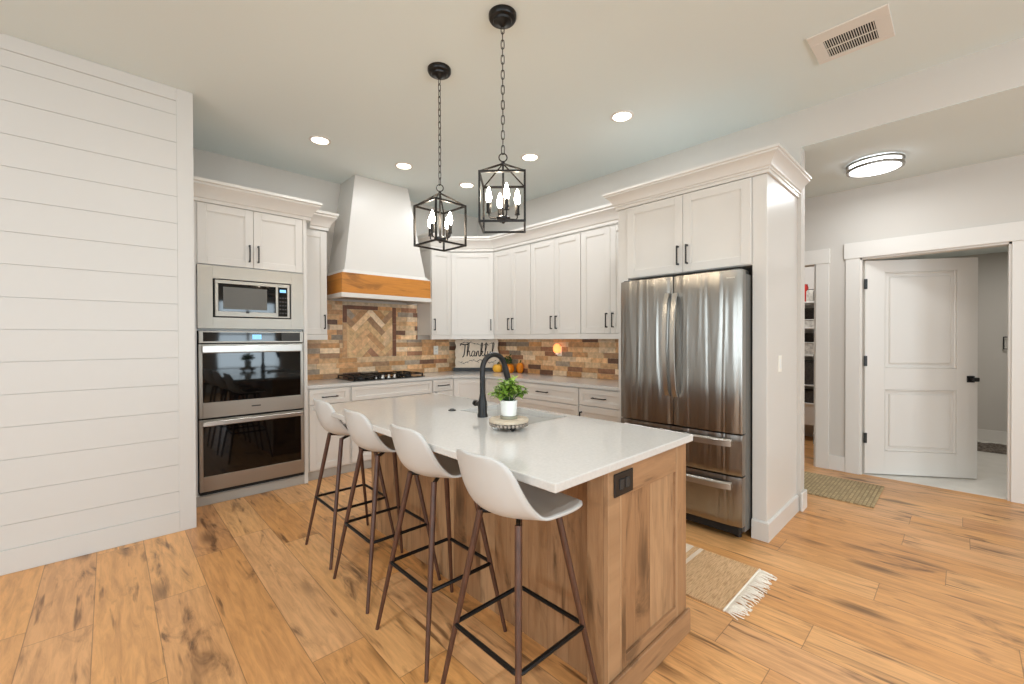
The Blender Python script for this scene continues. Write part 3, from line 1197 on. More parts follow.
box(bm, HX0 + 0.04, HX1 - 0.04, HY + 0.04, YB - 0.014, 1.815, 1.83)
build('insert', bm, M['steel'], hd)

# ------------------------------------------------------------------ cooktop
ck = thing('cooktop', 'black gas cooktop with cast iron grates and chrome knobs', 'cooktop', (2.285, 4.58, 0.914))
CX0, CX1, CY0, CY1 = 1.845, 2.705, 4.345, 4.825
bm = newbm()
box(bm, CX0, CX1, CY0, CY1, 0.9145, 0.926, 0.003)
build('base', bm, M['glassblack'], ck)
for (bx, by, br) in ((1.99, 4.49, 0.04), (1.99, 4.70, 0.05), (2.285, 4.64, 0.062), (2.56, 4.49, 0.04), (2.56, 4.70, 0.05)):
    bm = newbm()
    lathe(bm, [(br, 0.926), (br, 0.936), (br * 0.75, 0.938), (br * 0.75, 0.945), (br * 0.2, 0.947)], (bx, by, 0), 20)
    build('burner', bm, M['dark'], ck, smooth=40)
for gx0, gx1, gy0 in ((CX0 + 0.015, 2.135, CY0 + 0.02), (2.14, 2.41, CY0 + 0.13), (2.415, CX1 - 0.015, CY0 + 0.02)):
    bm = newbm()
    gy1 = CY1 - 0.02
    zt0, zt1 = 0.948, 0.960
    for a, b, c, d_ in ((gx0, gx1, gy0, gy0 + 0.014), (gx0, gx1, gy1 - 0.014, gy1), (gx0, gx0 + 0.014, gy0, gy1), (gx1 - 0.014, gx1, gy0, gy1), (gx0, gx1, (gy0 + gy1) / 2 - 0.006, (gy0 + gy1) / 2 + 0.006), ((gx0 + gx1) / 2 - 0.006, (gx0 + gx1) / 2 + 0.006, gy0, gy1)):
        box(bm, a, b, c, d_, zt0, zt1, 0.002)
    for px in (gx0 + 0.007, gx1 - 0.007):
        for py in (gy0 + 0.007, gy1 - 0.007):
            box(bm, px - 0.007, px + 0.007, py - 0.007, py + 0.007, 0.9255, zt0)
    build('grate', bm, M['blackmetal'], ck)
for kx in (2.13, 2.20, 2.27, 2.34):
    bm = newbm()
    lathe(bm, [(0.021, 0.926), (0.021, 0.931), (0.017, 0.933), (0.015, 0.957), (0.013, 0.960)], (kx, CY0 + 0.055, 0), 18)
    build('knob', bm, M['chrome'], ck, smooth=40)

# ------------------------------------------------------------------ sign, pumpkins, warmer, outlets
sg = thing('sign', 'cream rough-edged board reading Thankful, leaning in the counter corner', 'sign', (3.58, 4.50, 0.914))
# board faces the camera across the corner
SL = Vector((3.30, 4.662))     # left bottom corner (plan)
SR = Vector((3.665, 4.297))
SL, SR = Vector((3.455, 4.775)), Vector((3.870, 4.360))
fs = Frame(SL, (SR - SL))
sw = (SR - SL).length
bm = newbm()
ptsL, ptsR = [], []
zb, zt = 0.962, 1.345
NN = 14
poly = []
for i in range(NN + 1):
    poly.append((random.uniform(-0.012, 0.012), zb + (zt - zb) * i / NN))
for i in range(1, NN):
    poly.append((sw * i / NN, zt + random.uniform(-0.008, 0.008)))
for i in range(NN + 1):
    poly.append((sw + random.uniform(-0.014, 0.012), zt - (zt - zb) * i / NN))
fa = [bm.verts.new(fs.pt(u, 0.018, z)) for u, z in poly]
fb_ = [bm.verts.new(fs.pt(u, 0.0, z)) for u, z in poly]
bm.faces.new(fa)
bm.faces.new(list(reversed(fb_)))
for i in range(len(poly)):
    j = (i + 1) % len(poly)
    bm.faces.new((fa[i], fb_[i], fb_[j], fa[j]))
build('board', bm, M['sign'], sg)
bm = newbm()
fs.box(bm, -0.03, sw + 0.02, -0.03, 0.035, 0.9145, 0.961, 0.003)
build('base_strip', bm, M['black'], sg, label='black base strip')
# script lettering: strokes in a unit box (x advance, y up; x-height 0.5)
LET = {
    'T': ([[(0.0, 1.05), (0.15, 1.2), (0.45, 1.12), (0.75, 1.18), (0.95, 1.3)], [(0.5, 1.12), (0.46, 0.6), (0.36, 0.05), (0.22, -0.08)]], 0.66),
    'h': ([[(0.0, 0.0), (0.14, 0.55), (0.22, 1.15), (0.12, 1.2), (0.06, 0.6), (0.02, 0.0), (0.12, 0.42), (0.25, 0.5), (0.28, 0.2), (0.34, 0.0), (0.45, 0.12)]], 0.44),
    'a': ([[(0.32, 0.45), (0.15, 0.5), (0.03, 0.2), (0.1, 0.0), (0.25, 0.1), (0.33, 0.48), (0.3, 0.1), (0.36, 0.0), (0.46, 0.12)]], 0.44),
    'n': ([[(0.02, 0.45), (0.05, 0.0), (0.14, 0.42), (0.25, 0.5), (0.28, 0.15), (0.35, 0.0), (0.44, 0.12)]], 0.42),
    'k': ([[(0.0, 0.0), (0.14, 0.55), (0.24, 1.2), (0.14, 1.25), (0.08, 0.7), (0.03, 0.0), (0.1, 0.35), (0.27, 0.5), (0.22, 0.3), (0.1, 0.27), (0.25, 0.05), (0.4, 0.05)]], 0.40),
    'f': ([[(0.0, 0.1), (0.15, 0.6), (0.27, 1.2), (0.16, 1.25), (0.1, 0.7), (0.06, 0.0), (0.0, -0.5), (0.12, -0.4), (0.12, 0.05), (0.3, 0.15)]], 0.30),
    'u': ([[(0.03, 0.48), (0.03, 0.1), (0.12, 0.0), (0.25, 0.12), (0.3, 0.48), (0.28, 0.1), (0.34, 0.0), (0.42, 0.12)]], 0.40),
    'l': ([[(0.0, 0.1), (0.15, 0.6), (0.26, 1.2), (0.15, 1.25), (0.08, 0.6), (0.08, 0.05), (0.18, 0.0), (0.32, 0.15)]], 0.30),
}


def smooth_pts(pts, k=5):
    out = []
    P = [pts[0]] + list(pts) + [pts[-1]]
    for i in range(1, len(P) - 2):
        p0, p1, p2, p3 = P[i - 1], P[i], P[i + 1], P[i + 2]
        for j in range(k):
            t = j / k
            out.append(tuple(0.5 * ((2 * p1[c]) + (-p0[c] + p2[c]) * t + (2 * p0[c] - 5 * p1[c] + 4 * p2[c] - p3[c]) * t * t + (-p0[c] + 3 * p1[c] - 3 * p2[c] + p3[c]) * t ** 3) for c in range(2)))
    out.append(pts[-1])
    return out


bm = newbm()
word = 'Thankful'
tot = sum(LET[ch][1] for ch in word)
S = sw * 0.80 / tot
u = sw * 0.11
for ch in word:
    strokes, adv = LET[ch]
    for st_ in strokes:
        pts = smooth_pts(st_)
        tube(bm, [fs.pt(u + x * S, 0.019, 1.118 + y * S * 1.0) for x, y in pts], 0.0060 if ch != 'T' else 0.0075, 5)
    u += adv * S
build('lettering', bm, M['ink'], sg)
# leafy flourishes under and over the word
for (ua, ub, z0, sgn) in ((0.08, 0.55, 1.045, -1), (0.5, 0.95, 1.05, 1), (0.1, 0.9, 1.29, 1)):
    bm = newbm()
    pts = [(sw * (ua + (ub - ua) * i / 10), z0 + 0.02 * math.sin(i * 0.7) * sgn) for i in range(11)]
    tube(bm, [fs.pt(p[0], 0.019, p[1]) for p in pts], 0.0022, 5)
    for i in range(1, 10):
        p = pts[i]
        tube(bm, [fs.pt(p[0], 0.019, p[1]), fs.pt(p[0] + 0.012, 0.019, p[1] + 0.008 * (1 if i % 2 else -1)), fs.pt(p[0] + 0.026, 0.019, p[1] + 0.014 * (1 if i % 2 else -1))], [0.001, 0.0034, 0.0008], 5)
    build('flourish', bm, M['ink'], sg)


def pumpkin(loc, r, h, mat, label, lobes=9):
    t = thing('pumpkin', label, 'pumpkin', loc, 'pumpkins in the counter corner')
    bm = newbm()
    seg, rows = 45, 12
    rings = []
    for j in range(rows + 1):
        a = math.pi * j / rows
        ring = []
        for k in range(seg):
            th = 2 * math.pi * k / seg
            rr = r * (math.sin(a) ** 0.8) * (0.90 + 0.10 * abs(math.cos(lobes * th / 2)) ** 0.6) + 0.0005
            z = h / 2 - h / 2 * math.cos(a) * (1 - 0.18 * math.exp(-((math.sin(a)) / 0.35) ** 2))
            ring.append(bm.verts.new((loc[0] + rr * math.cos(th), loc[1] + rr * math.sin(th), loc[2] + 0.0005 + z - (h * 0.09))))
        rings.append(ring)
    for a, b in zip(rings, rings[1:]):
        for k in range(seg):
            bm.faces.new((a[k], a[(k + 1) % seg], b[(k + 1) % seg], b[k]))
    bm.faces.new(rings[0])
    bm.faces.new(rings[-1])
    zmin = min(v.co.z for v in bm.verts)
    bmesh.ops.translate(bm, verts=bm.verts[:], vec=(0, 0, loc[2] + 0.0005 - zmin))
    zmax = max(v.co.z for v in bm.verts)
    build('body', bm, mat, t, smooth=60)
    bm = newbm()
    tube(bm, [(loc[0], loc[1], zmax - 0.012), (loc[0] + 0.003, loc[1], zmax + 0.012), (loc[0] + 0.012, loc[1] - 0.006, zmax + 0.03)], [0.011, 0.007, 0.009], 8)
    build('stem', bm, M['stem'], t, smooth=True)
    return t


pumpkin((3.735, 4.225, 0.914), 0.066, 0.120, M['pumpkin_pale'], 'yellow-orange pumpkin framed by the faucet arc, beside the sign', 8)
pumpkin((3.770, 4.040, 0.914), 0.070, 0.128, M['pumpkin'], 'deep orange pumpkin to the right of the faucet spout')
pumpkin((3.856, 3.925, 0.914), 0.046, 0.150, M['pumpkin'], 'taller orange pumpkin against the brick wall, behind the others', 8)
# greenery sprig standing behind the pumpkins
bm = newbm()
sp = Vector((3.845, 4.14, 0.9145))
for i in range(7):
    a = i * 0.9
    tip = sp + Vector((0.025 * math.cos(a), 0.05 * math.sin(a), 0.17 + 0.05 * random.random()))
    tube(bm, [sp + Vector((0.012 * math.cos(a), 0.012 * math.sin(a), 0)), (sp + tip) / 2 + Vector((0, 0, 0.02)), tip], 0.0025, 5)
    for k in range(9):
        f = 0.35 + 0.65 * k / 8
        p = sp.lerp(tip, f)
        b = random.uniform(0, 6.28)
        e = p + Vector((0.028 * math.cos(b), 0.028 * math.sin(b), 0.012))
        tube(bm, [p, p.lerp(e, 0.5), e], [0.002, 0.009, 0.001], 4)
tag(build('faux_greenery', bm, M['leaf2'], None, origin=tuple(sp)), 'dark green faux sprig standing among the orange pumpkins', 'greenery')

# plug-in warmer on the right-wall backsplash
wm = thing('night_light', 'amber glowing plug-in night light on the brick wall under the upper cabinets', 'night light', (XR - 0.012, 3.30, 1.16))
bm = newbm()
fwr.box(bm, -3.335, -3.265, 0.0125, 0.018, 1.15, 1.265, 0.002)
build('outlet_plate', bm, M['plate'], wm)
bm = newbm()
lathe(bm, [(0.001, 1.185), (0.030, 1.190), (0.044, 1.215), (0.046, 1.245), (0.036, 1.275), (0.018, 1.292), (0.001, 1.296)], (XR - 0.066, 3.30, 0), 20)
build('shade', bm, M['glow'], wm, smooth=True)
bm = newbm()
fwr.box(bm, -3.322, -3.278, 0.018, 0.070, 1.165, 1.19, 0.004)
build('base', bm, M['plate'], wm)


def outlet(fr, u, z, n, label, parts=2):
    p = fr.pt(u, n, z - 0.06)
    t = thing('outlet', label, 'outlet', tuple(p), 'ivory wall plates')
    bm = newbm()
    fr.box(bm, u - 0.036, u + 0.036, n + 0.0005, n + 0.006, z - 0.058, z + 0.058, 0.002)
    build('plate', bm, M['plate'], t)
    if parts == 2:
        for dz in (-0.022, 0.022):
            bm = newbm()
            fr.box(bm, u - 0.016, u + 0.016, n + 0.0055, n + 0.008, z + dz - 0.014, z + dz + 0.014, 0.003)
            s = build('socket', bm, M['pot'], t)
            bm = newbm()
            for du in (-0.006, 0.006):
                fr.box(bm, u + du - 0.001, u + du + 0.001, n + 0.0075, n + 0.0085, z + dz - 0.004, z + dz + 0.005)
            build('slot', bm, M['gap'], s)
    else:
        for du in ((-0.0,),)[0]:
            bm = newbm()
            fr.box(bm, u + du - 0.017, u + du + 0.017, n + 0.0055, n + 0.0085, z - 0.033, z + 0.033, 0.002)
            build('rocker', bm, M['pot'], t)
    return t


outlet(fwb, 3.19, 1.205, 0.0125, 'ivory outlet on the brick backsplash, left of the Thankful board')
outlet(fwb, 1.475, 1.20, 0.0125, 'ivory outlet on the brick backsplash, beside the oven tower')

# ------------------------------------------------------------------ fridge surround
SY0, SY1 = 0.893, 2.028     # outer faces of the right pilaster / left panel
SX = 3.175
fsr = Frame((SX, 0), (0, -1))
ts = thing('fridge_cabinet', 'white cabinet surround over and beside the stainless fridge', 'cabinet', (3.5, 1.45, 0))
bm = newbm()
box(bm, SX, XR - 0.001, SY0, 0.982, 0, 2.445, 0.002)
p_ = build('end_panel', bm, M['cab'], ts)
bm = newbm()
box(bm, SX, XR - 0.001, 1.935, SY1, 0, 2.445, 0.002)
build('side_panel', bm, M['cab'], ts)
bm = newbm()
box(bm, SX + 0.001, XR - 0.001, 0.983, 1.934, 1.850, 2.445)
build('body', bm, M['cab'], ts)
mid = 1.456
d = door(fsr, -1.931, -mid, 1.853, 2.440, ts)
pull(fsr, -mid - 0.034, 1.983, d)
d = door(fsr, -mid, -0.985, 1.853, 2.440, ts)
pull(fsr, -mid + 0.036, 1.983, d)
CR2 = [(0, 0), (0.014, 0), (0.014, 0.022), (0.022, 0.026), (0.022, 0.036), (0.032, 0.042), (0.036, 0.056), (0.052, 0.082), (0.072, 0.100), (0.084, 0.106), (0.084, 0.118), (0.094, 0.122), (0.094, 0.138), (0, 0.138)]
bm = newbm()
sweep(bm, [(3.50, SY1), (SX - 0.002, SY1), (SX - 0.002, SY0), (XR - 0.002, SY0)], [(o, 2.446 + z) for o, z in CR2])
bmesh.ops.holes_fill(bm, edges=bm.edges[:], sides=4)
build('crown_moulding', bm, M['cab'], ts, smooth=30)
bm = newbm()
box(bm, SX - 0.004, XR - 0.001, 0.893, 2.02, 2.446, 2.455)
build('top_panel', bm, M['cab'], ts)
bm = newbm()
sweep(bm, [(SX - 0.0005, 0.982), (SX - 0.0005, SY0 - 0.0005), (XR - 0.010, SY0 - 0.0005)], [(0, 0), (0.015, 0), (0.015, 0.120), (0.008, 0.128), (0, 0.130)])
build('baseboard', bm, M['cab'], ts)
fpe = Frame((0, SY0), (1, 0))
outlet(fpe, 3.455, 1.172, 0.0, 'ivory light switch on the white fridge surround side', 1)

# ------------------------------------------------------------------ refrigerator
FX, FY0, FY1 = 2.992, 0.992, 1.902
fg = thing('refrigerator', 'stainless steel french-door refrigerator with two bottom drawers', 'refrigerator', (3.4, 1.457, 0))
bm = newbm()
box(bm, FX + 0.085, XR - 0.06, FY0 + 0.002, FY1 - 0.004, 0.055, 1.785, 0.004)
build('body', bm, M['fridge_side'], fg)


def fridge_front(y0, y1, z0, z1, name, bulge=0.012):
    """door slab with a gently bowed front and rounded edges"""
    bm = newbm()
    nu, nv = 14, 10
    def pt(i, j):
        a, b = i / nu, j / nv
        y = y0 + (y1 - y0) * a
        z = z0 + (z1 - z0) * b
        e = 1 - abs(2 * a - 1) ** 6 * 0.5
        x = FX + bulge - bulge * (1 - (2 * a - 1) ** 2) - (0 if True else e)
        if i in (0, nu):
            x += 0.010
        if j in (0, nv):
            x += 0.004
        return (x, y, z)
    g = [[bm.verts.new(pt(i, j)) for j in range(nv + 1)] for i in range(nu + 1)]
    for i in range(nu):
        for j in range(nv):
            bm.faces.new((g[i][j], g[i + 1][j], g[i + 1][j + 1], g[i][j + 1]))
    ring = [g[i][0] for i in range(nu + 1)] + [g[nu][j] for j in range(1, nv + 1)] + [g[i][nv] for i in range(nu - 1, -1, -1)] + [g[0][j] for j in range(nv - 1, 0, -1)]
    back = [bm.verts.new((FX + 0.083, v.co.y, v.co.z)) for v in ring]
    k = len(ring)
    for i in range(k):
        bm.faces.new((ring[i], ring[(i + 1) % k], back[(i + 1) % k], back[i]))
    bm.faces.new(back)
    return build(name, bm, M['fridge'], fg, smooth=35)


def arc_handle(y, z0, z1, parent, lean=0.0):
    bm = newbm()
    pts = []
    n = 16
    for i in range(n + 1):
        a = i / n
        pts.append((FX - 0.010 - 0.050 * math.sin(math.pi * a) ** 0.6, y, z0 + (z1 - z0) * a))
    prev = None
    for i, p in enumerate(pts):
        w_ = 0.016
        th = 0.007
        ring = [bm.verts.new((p[0] - th, p[1] - w_, p[2])), bm.verts.new((p[0] - th, p[1] + w_, p[2])), bm.verts.new((p[0] + th, p[1] + w_, p[2])), bm.verts.new((p[0] + th, p[1] - w_, p[2]))]
        if prev:
            for k in range(4):
                bm.faces.new((prev[k], prev[(k + 1) % 4], ring[(k + 1) % 4], ring[k]))
        else:
            bm.faces.new(ring)
        prev = ring
    bm.faces.new(prev)
    for z in (z0, z1):
        s = 0.012 if z == z0 else -0.012
        box(bm, FX - 0.012, FX + 0.004, y - 0.014, y + 0.014, min(z, z + 2 * s), max(z, z + 2 * s))
    return build('handle', bm, M['chrome'], parent, smooth=40)


ymid = 1.462
dA = fridge_front(ymid + 0.003, FY1, 0.722, 1.806, 'french_door')
arc_handle(1.492, 0.935, 1.685, dA)
dB = fridge_front(FY0, ymid - 0.003, 0.722, 1.806, 'french_door')
arc_handle(1.432, 0.930, 1.682, dB)
bm = newbm()
fgr = Frame((FX, 0), (0, -1))
fgr.box(bm, -1.085, -1.035, -0.012, -0.0055, 1.752, 1.760)
build('badge', bm, M['chrome'], dB)


def drawer_handle(z, parent):
    bm = newbm()
    pts_y0, pts_y1 = FY0 + 0.055, FY1 - 0.055
    n = 14
    prev = None
    for i in range(n + 1):
        a = i / n
        y = pts_y0 + (pts_y1 - pts_y0) * a
        x = FX - 0.012 - 0.030 * math.sin(math.pi * a) ** 0.4
        ring = [bm.verts.new((x - 0.008, y, z - 0.024)), bm.verts.new((x - 0.008, y, z + 0.012)), bm.verts.new((x + 0.006, y, z + 0.024)), bm.verts.new((x + 0.006, y, z - 0.016))]
        if prev:
            for k in range(4):
                bm.faces.new((prev[k], prev[(k + 1) % 4], ring[(k + 1) % 4], ring[k]))
        else:
            bm.faces.new(ring)
        prev = ring
    bm.faces.new(prev)
    for y in (pts_y0, pts_y1 - 0.03):
        box(bm, FX - 0.014, FX + 0.006, y, y + 0.03, z - 0.010, z + 0.010)
    return build('handle', bm, M['chrome'], parent, smooth=40)


dC = fridge_front(FY0, FY1, 0.443, 0.712, 'drawer', 0.010)
drawer_handle(0.662, dC)
dD = fridge_front(FY0, FY1, 0.105, 0.432, 'drawer', 0.010)
drawer_handle(0.376, dD)
bm = newbm()
box(bm, FX + 0.03, FX + 0.12, FY0 + 0.02, FY1 - 0.02, 0.045, 0.10, 0.004)
build('kick_grille', bm, M['gap'], fg)
for y in (FY0 + 0.06, FY1 - 0.06):
    bm = newbm()
    lathe(bm, [(0.022, 0.0005), (0.022, 0.02), (0.012, 0.024), (0.012, 0.056)], (FX + 0.13, y, 0), 14)
    build('foot', bm, M['black'], fg, smooth=40)
for y in (FY0 + 0.05, FY1 - 0.05):
    bm = newbm()
    box(bm, FX + 0.03, FX + 0.20, y - 0.035, y + 0.035, 1.786, 1.815, 0.006)
    build('hinge_cover', bm, M['dark'], fg)

# ------------------------------------------------------------------ island
IX0, IX1, IY0, IY1 = 1.302, 1.930, 0.875, 2.945
IXB = 1.380
isl = thing('kitchen_island', 'knotty wood kitchen island base under the white quartz top', 'kitchen island', (1.62, 1.93, 0))
bm = newbm()
box(bm, IXB, IX1, IY0 + 0.02, 1.50, 0.0, 0.883)
box(bm, IXB, IX1, 2.175, IY1 - 0.02, 0.0, 0.883)
box(bm, IXB, 1.552, 1.50, 2.175, 0.0, 0.883)
box(bm, 1.552, IX1, 1.50, 2.175, 0.0, 0.64)
box(bm, 1.915, IX1, 1.50, 2.175, 0.64, 0.883)
build('body', bm, M['alder'], isl)
bm = newbm()
box(bm, IX0, IXB - 0.0005, IY0, IY0 + 0.095, 0.0, 0.883, 0.002)
build('corner_post', bm, M['alder'], isl)
for yy, sgn in ((IY0, 1), (IY1 - 0.02, -1)):
    bm = newbm()
    a, b = (yy, yy + 0.02)
    # framed end panel: stiles (vertical grain)
    box(bm, IXB, 1.420, a, b, 0.0, 0.883, 0.001)
    box(bm, 1.828, IX1, a, b, 0.0, 0.883, 0.0015)
    pn0, pn1 = (a + 0.011, b) if sgn > 0 else (a, b - 0.011)
    box(bm, 1.420, 1.828, pn0, pn1, 0.15, 0.765)
    e = build('end_panel', bm, M['alderx'], isl)
    for z0_, z1_ in ((0.762, 0.883), (0.0, 0.155)):
        bm = newbm()
        box(bm, 1.420, 1.828, a, b, z0_, z1_, 0.001)
        build('rail', bm, M['alderh'], e)
bm = newbm()
box(bm, IX0, IX1 + 0.015, IY0 - 0.015, IY0 - 0.0005, 0, 0.108, 0.003)
build('base_trim', bm, M['alderh'], isl)
fie = Frame((0, IY0), (1, 0))
bm = newbm()
fie.box(bm, 1.335, 1.461, 0.0005, 0.007, 0.772, 0.858, 0.002)
o_ = build('outlet', bm, M['black'], isl, label='black outlet plate')
for uu in (1.378, 1.418):
    bm = newbm()
    fie.box(bm, uu - 0.014, uu + 0.014, 0.0065, 0.010, 0.796, 0.834, 0.003)
    build('socket', bm, M['dark'], o_)
# doors on the sink side
fis = Frame((IX1, 0), (0, 1))
for a, b in ((0.90, 1.49), (1.49, 2.18), (2.18, 2.925)):
    door(fis, a, b, 0.11, 0.875, isl, mat=M['alder'])

# quartz top with a sink cut-out
TX0, TX1, TY0, TY1 = 0.982, 1.946, 0.848, 2.965
SKX0, SKX1, SKY0, SKY1 = 1.575, 1.888, 1.535, 2.140
bm = newbm()
Z0, Z1 = 0.8835, 0.914
outer = [(TX0, TY0), (TX1, TY0), (TX1, TY1), (TX0, TY1)]
inner = [(SKX0, SKY0), (SKX1, SKY0), (SKX1, SKY1), (SKX0, SKY1)]
vo = {z: [bm.verts.new((x, y, z)) for x, y in outer] for z in (Z0, Z1)}
vi = {z: [bm.verts.new((x, y, z)) for x, y in inner] for z in (Z0, Z1)}
oe = []
for i in range(4):
    j = (i + 1) % 4
    bm.faces.new((vo[Z1][i], vo[Z1][j], vi[Z1][j], vi[Z1][i]))
    bm.faces.new((vo[Z0][i], vi[Z0][i], vi[Z0][j], vo[Z0][j]))
    bm.faces.new((vo[Z0][i], vo[Z0][j], vo[Z1][j], vo[Z1][i]))
    bm.faces.new((vi[Z0][i], vi[Z1][i], vi[Z1][j], vi[Z0][j]))
bm.edges.ensure_lookup_table()
es = [e for e in bm.edges if all(v in vo[Z0] + vo[Z1] for v in e.verts)]
bmesh.ops.bevel(bm, geom=es, offset=0.004, segments=2, affect='EDGES', profile=0.5)
tag(build('countertop', bm, M['quartz'], None, origin=(1.47, 1.93, 0.884)), 'white quartz island top with a sink cut-out', 'countertop')

# undermount sink
sk = thing('sink', 'white undermount sink in the island top behind the black faucet', 'sink', (1.73, 1.84, 0.66))
bm = newbm()
t_ = 0.012
for a in ((SKX0 - 0.010, SKX0 + 0.002, SKY0 - 0.010, SKY1 + 0.010, 0.655, 0.8825), (SKX1 - 0.002, SKX1 + 0.010, SKY0 - 0.010, SKY1 + 0.010, 0.655, 0.8825),
          (SKX0 + 0.002, SKX1 - 0.002, SKY0 - 0.010, SKY0 + 0.002, 0.655, 0.8825), (SKX0 + 0.002, SKX1 - 0.002, SKY1 - 0.002, SKY1 + 0.010, 0.655, 0.8825),
          (SKX0 - 0.010, SKX1 + 0.010, SKY0 - 0.010, SKY1 + 0.010, 0.643, 0.655)):
    box(bm, *a)
build('basin', bm, M['sink'], sk)
bm = newbm()
lathe(bm, [(0.045, 0.655), (0.045, 0.658), (0.02, 0.656)], (1.73, 1.84, 0), 20)
build('drain', bm, M['chrome'], sk, smooth=40)

# faucet
fx, fy = 1.535, 1.866
fc = thing('faucet', 'matte black gooseneck kitchen faucet on the island', 'faucet', (fx, fy, 0.914))
bm = newbm()
lathe(bm, [(0.029, 0.9145), (0.029, 0.925), (0.025, 0.94), (0.027, 0.975), (0.024, 1.0), (0.017, 1.03), (0.0165, 1.04)], (fx, fy, 0), 24)
build('base', bm, M['black'], fc, smooth=40)
R_ = 0.086
pts = [(fx, fy, 1.03), (fx, fy, 1.10), (fx, fy, 1.178)]
for i in range(1, 17):
    a = math.pi * i / 16 * 0.93
    pts.append((fx + R_ - R_ * math.cos(a), fy, 1.178 + R_ * math.sin(a)))
bm = newbm()
tube(bm, pts, 0.0150, 14)
build('spout', bm, M['black'], fc, smooth=40)
e0, e1 = Vector(pts[-2]), Vector(pts[-1])
dd = (e1 - e0).normalized()
bm = newbm()
tube(bm, [e1, e1 + dd * 0.02, e1 + dd * 0.095, e1 + dd * 0.10], [0.0165, 0.0185, 0.0175, 0.012], 14)
build('spray_head', bm, M['black'], fc, smooth=40)
bm = newbm()
tube(bm, [(fx, fy + 0.02, 0.985), (fx, fy + 0.052, 0.985)], 0.015, 14)
tube(bm, [(fx, fy + 0.058, 0.985), (fx, fy + 0.072, 0.988)], [0.018, 0.016], 14)
tube(bm, [(fx, fy + 0.05, 0.985), (fx, fy + 0.059, 0.985)], 0.011, 14)
build('handle', bm, M['black'], fc, smooth=40)
# air switch button
bt = thing('disposal_button', 'small black round button on the island top, left of the faucet', 'button', (1.535, 2.16, 0.914))
bm = newbm()
lathe(bm, [(0.024, 0.9145), (0.024, 0.919), (0.020, 0.921)], (1.535, 2.16, 0), 24)
build('ring', bm, M['black'], bt, smooth=40)
bm = newbm()
lathe(bm, [(0.014, 0.9205), (0.013, 0.925), (0.005, 0.926)], (1.535, 2.16, 0), 20)
build('cap', bm, M['dark'], bt, smooth=40)

# riser tray + potted plant
tx, ty = 1.425, 1.530
tr = thing('riser_tray', 'round washed-wood riser with beaded feet under the potted plant', 'tray', (tx, ty, 0.914))
bm = newbm()
lathe(bm, [(0.088, 0.948), (0.096, 0.951), (0.097, 0.961), (0.092, 0.965), (0.001, 0.965)], (tx, ty, 0), 36)
build('top', bm, M['trayw'], tr, smooth=40)
bm = newbm()
nb = 30
for i in range(nb):
    a = 2 * math.pi * i / nb
    c = (tx + 0.090 * math.cos(a), ty + 0.090 * math.sin(a), 0)
    r = 0.0085
    lathe(bm, [(r * math.sin(math.pi * k / 6), 0.9395 - r * math.cos(math.pi * k / 6)) for k in range(7)], c, 8)
build('bead_trim', bm, M['bead'], tr, smooth=True)
for i in range(4):
    a = math.pi / 4 + i * math.pi / 2 + 0.3
    c = (tx + 0.068 * math.cos(a), ty + 0.068 * math.sin(a), 0)
    bm = newbm()
    r = 0.0165
    lathe(bm, [(r * max(0.02, math.sin(math.pi * k / 8)), 0.9312 - r * math.cos(math.pi * k / 8)) for k in range(9)], c, 12)
    build('foot', bm, M['pot'] if i % 2 else M['black'], tr, smooth=True)
pp = thing('potted_plant', 'leafy green plant in a white pot on the round riser', 'plant', (tx, ty, 0.9655))
bm = newbm()
lathe(bm, [(0.040, 0.9657), (0.042, 0.9665), (0.043, 0.978), (0.034, 0.979)], (tx, ty, 0), 28)
build('saucer', bm, M['saucer'], pp, smooth=40)
bm = newbm()
prof = [(0.033, 0.979), (0.036, 0.981), (0.0385, 1.00), (0.0405, 1.03), (0.0425, 1.055), (0.0385, 1.055), (0.037, 1.045), (0.001, 1.044)]
lathe(bm, prof, (tx, ty, 0), 28)
build('pot', bm, M['pot'], pp, smooth=40)
bm = newbm()
lathe(bm, [(0.036, 1.044), (0.036, 1.047), (0.001, 1.050)], (tx, ty, 0), 20)
build('soil', bm, M['soil'], pp, smooth=True)


def add_leaf(bm, base, dirv, L, W, droop):
    d = Vector(dirv).normalized()
    s = d.cross(Vector((0, 0, 1)))
    if s.length < 1e-3:
        s = Vector((1, 0, 0))
    s.normalize()
    up = s.cross(d)
    rows = []
    for i, (f, wf) in enumerate(((0, 0.1), (0.25, 0.75), (0.5, 1.0), (0.75, 0.72), (1.0, 0.05))):
        c = base + d * (L * f) - Vector((0, 0, droop * L * f * f))
        rows.append([bm.verts.new(c - s * W * wf + up * W * 0.35 * wf), bm.verts.new(c), bm.verts.new(c + s * W * wf + up * W * 0.35 * wf)])
    for a, b in zip(rows, rows[1:]):
        bm.faces.new((a[0], a[1], b[1], b[0]))
        bm.faces.new((a[1], a[2], b[2], b[1]))


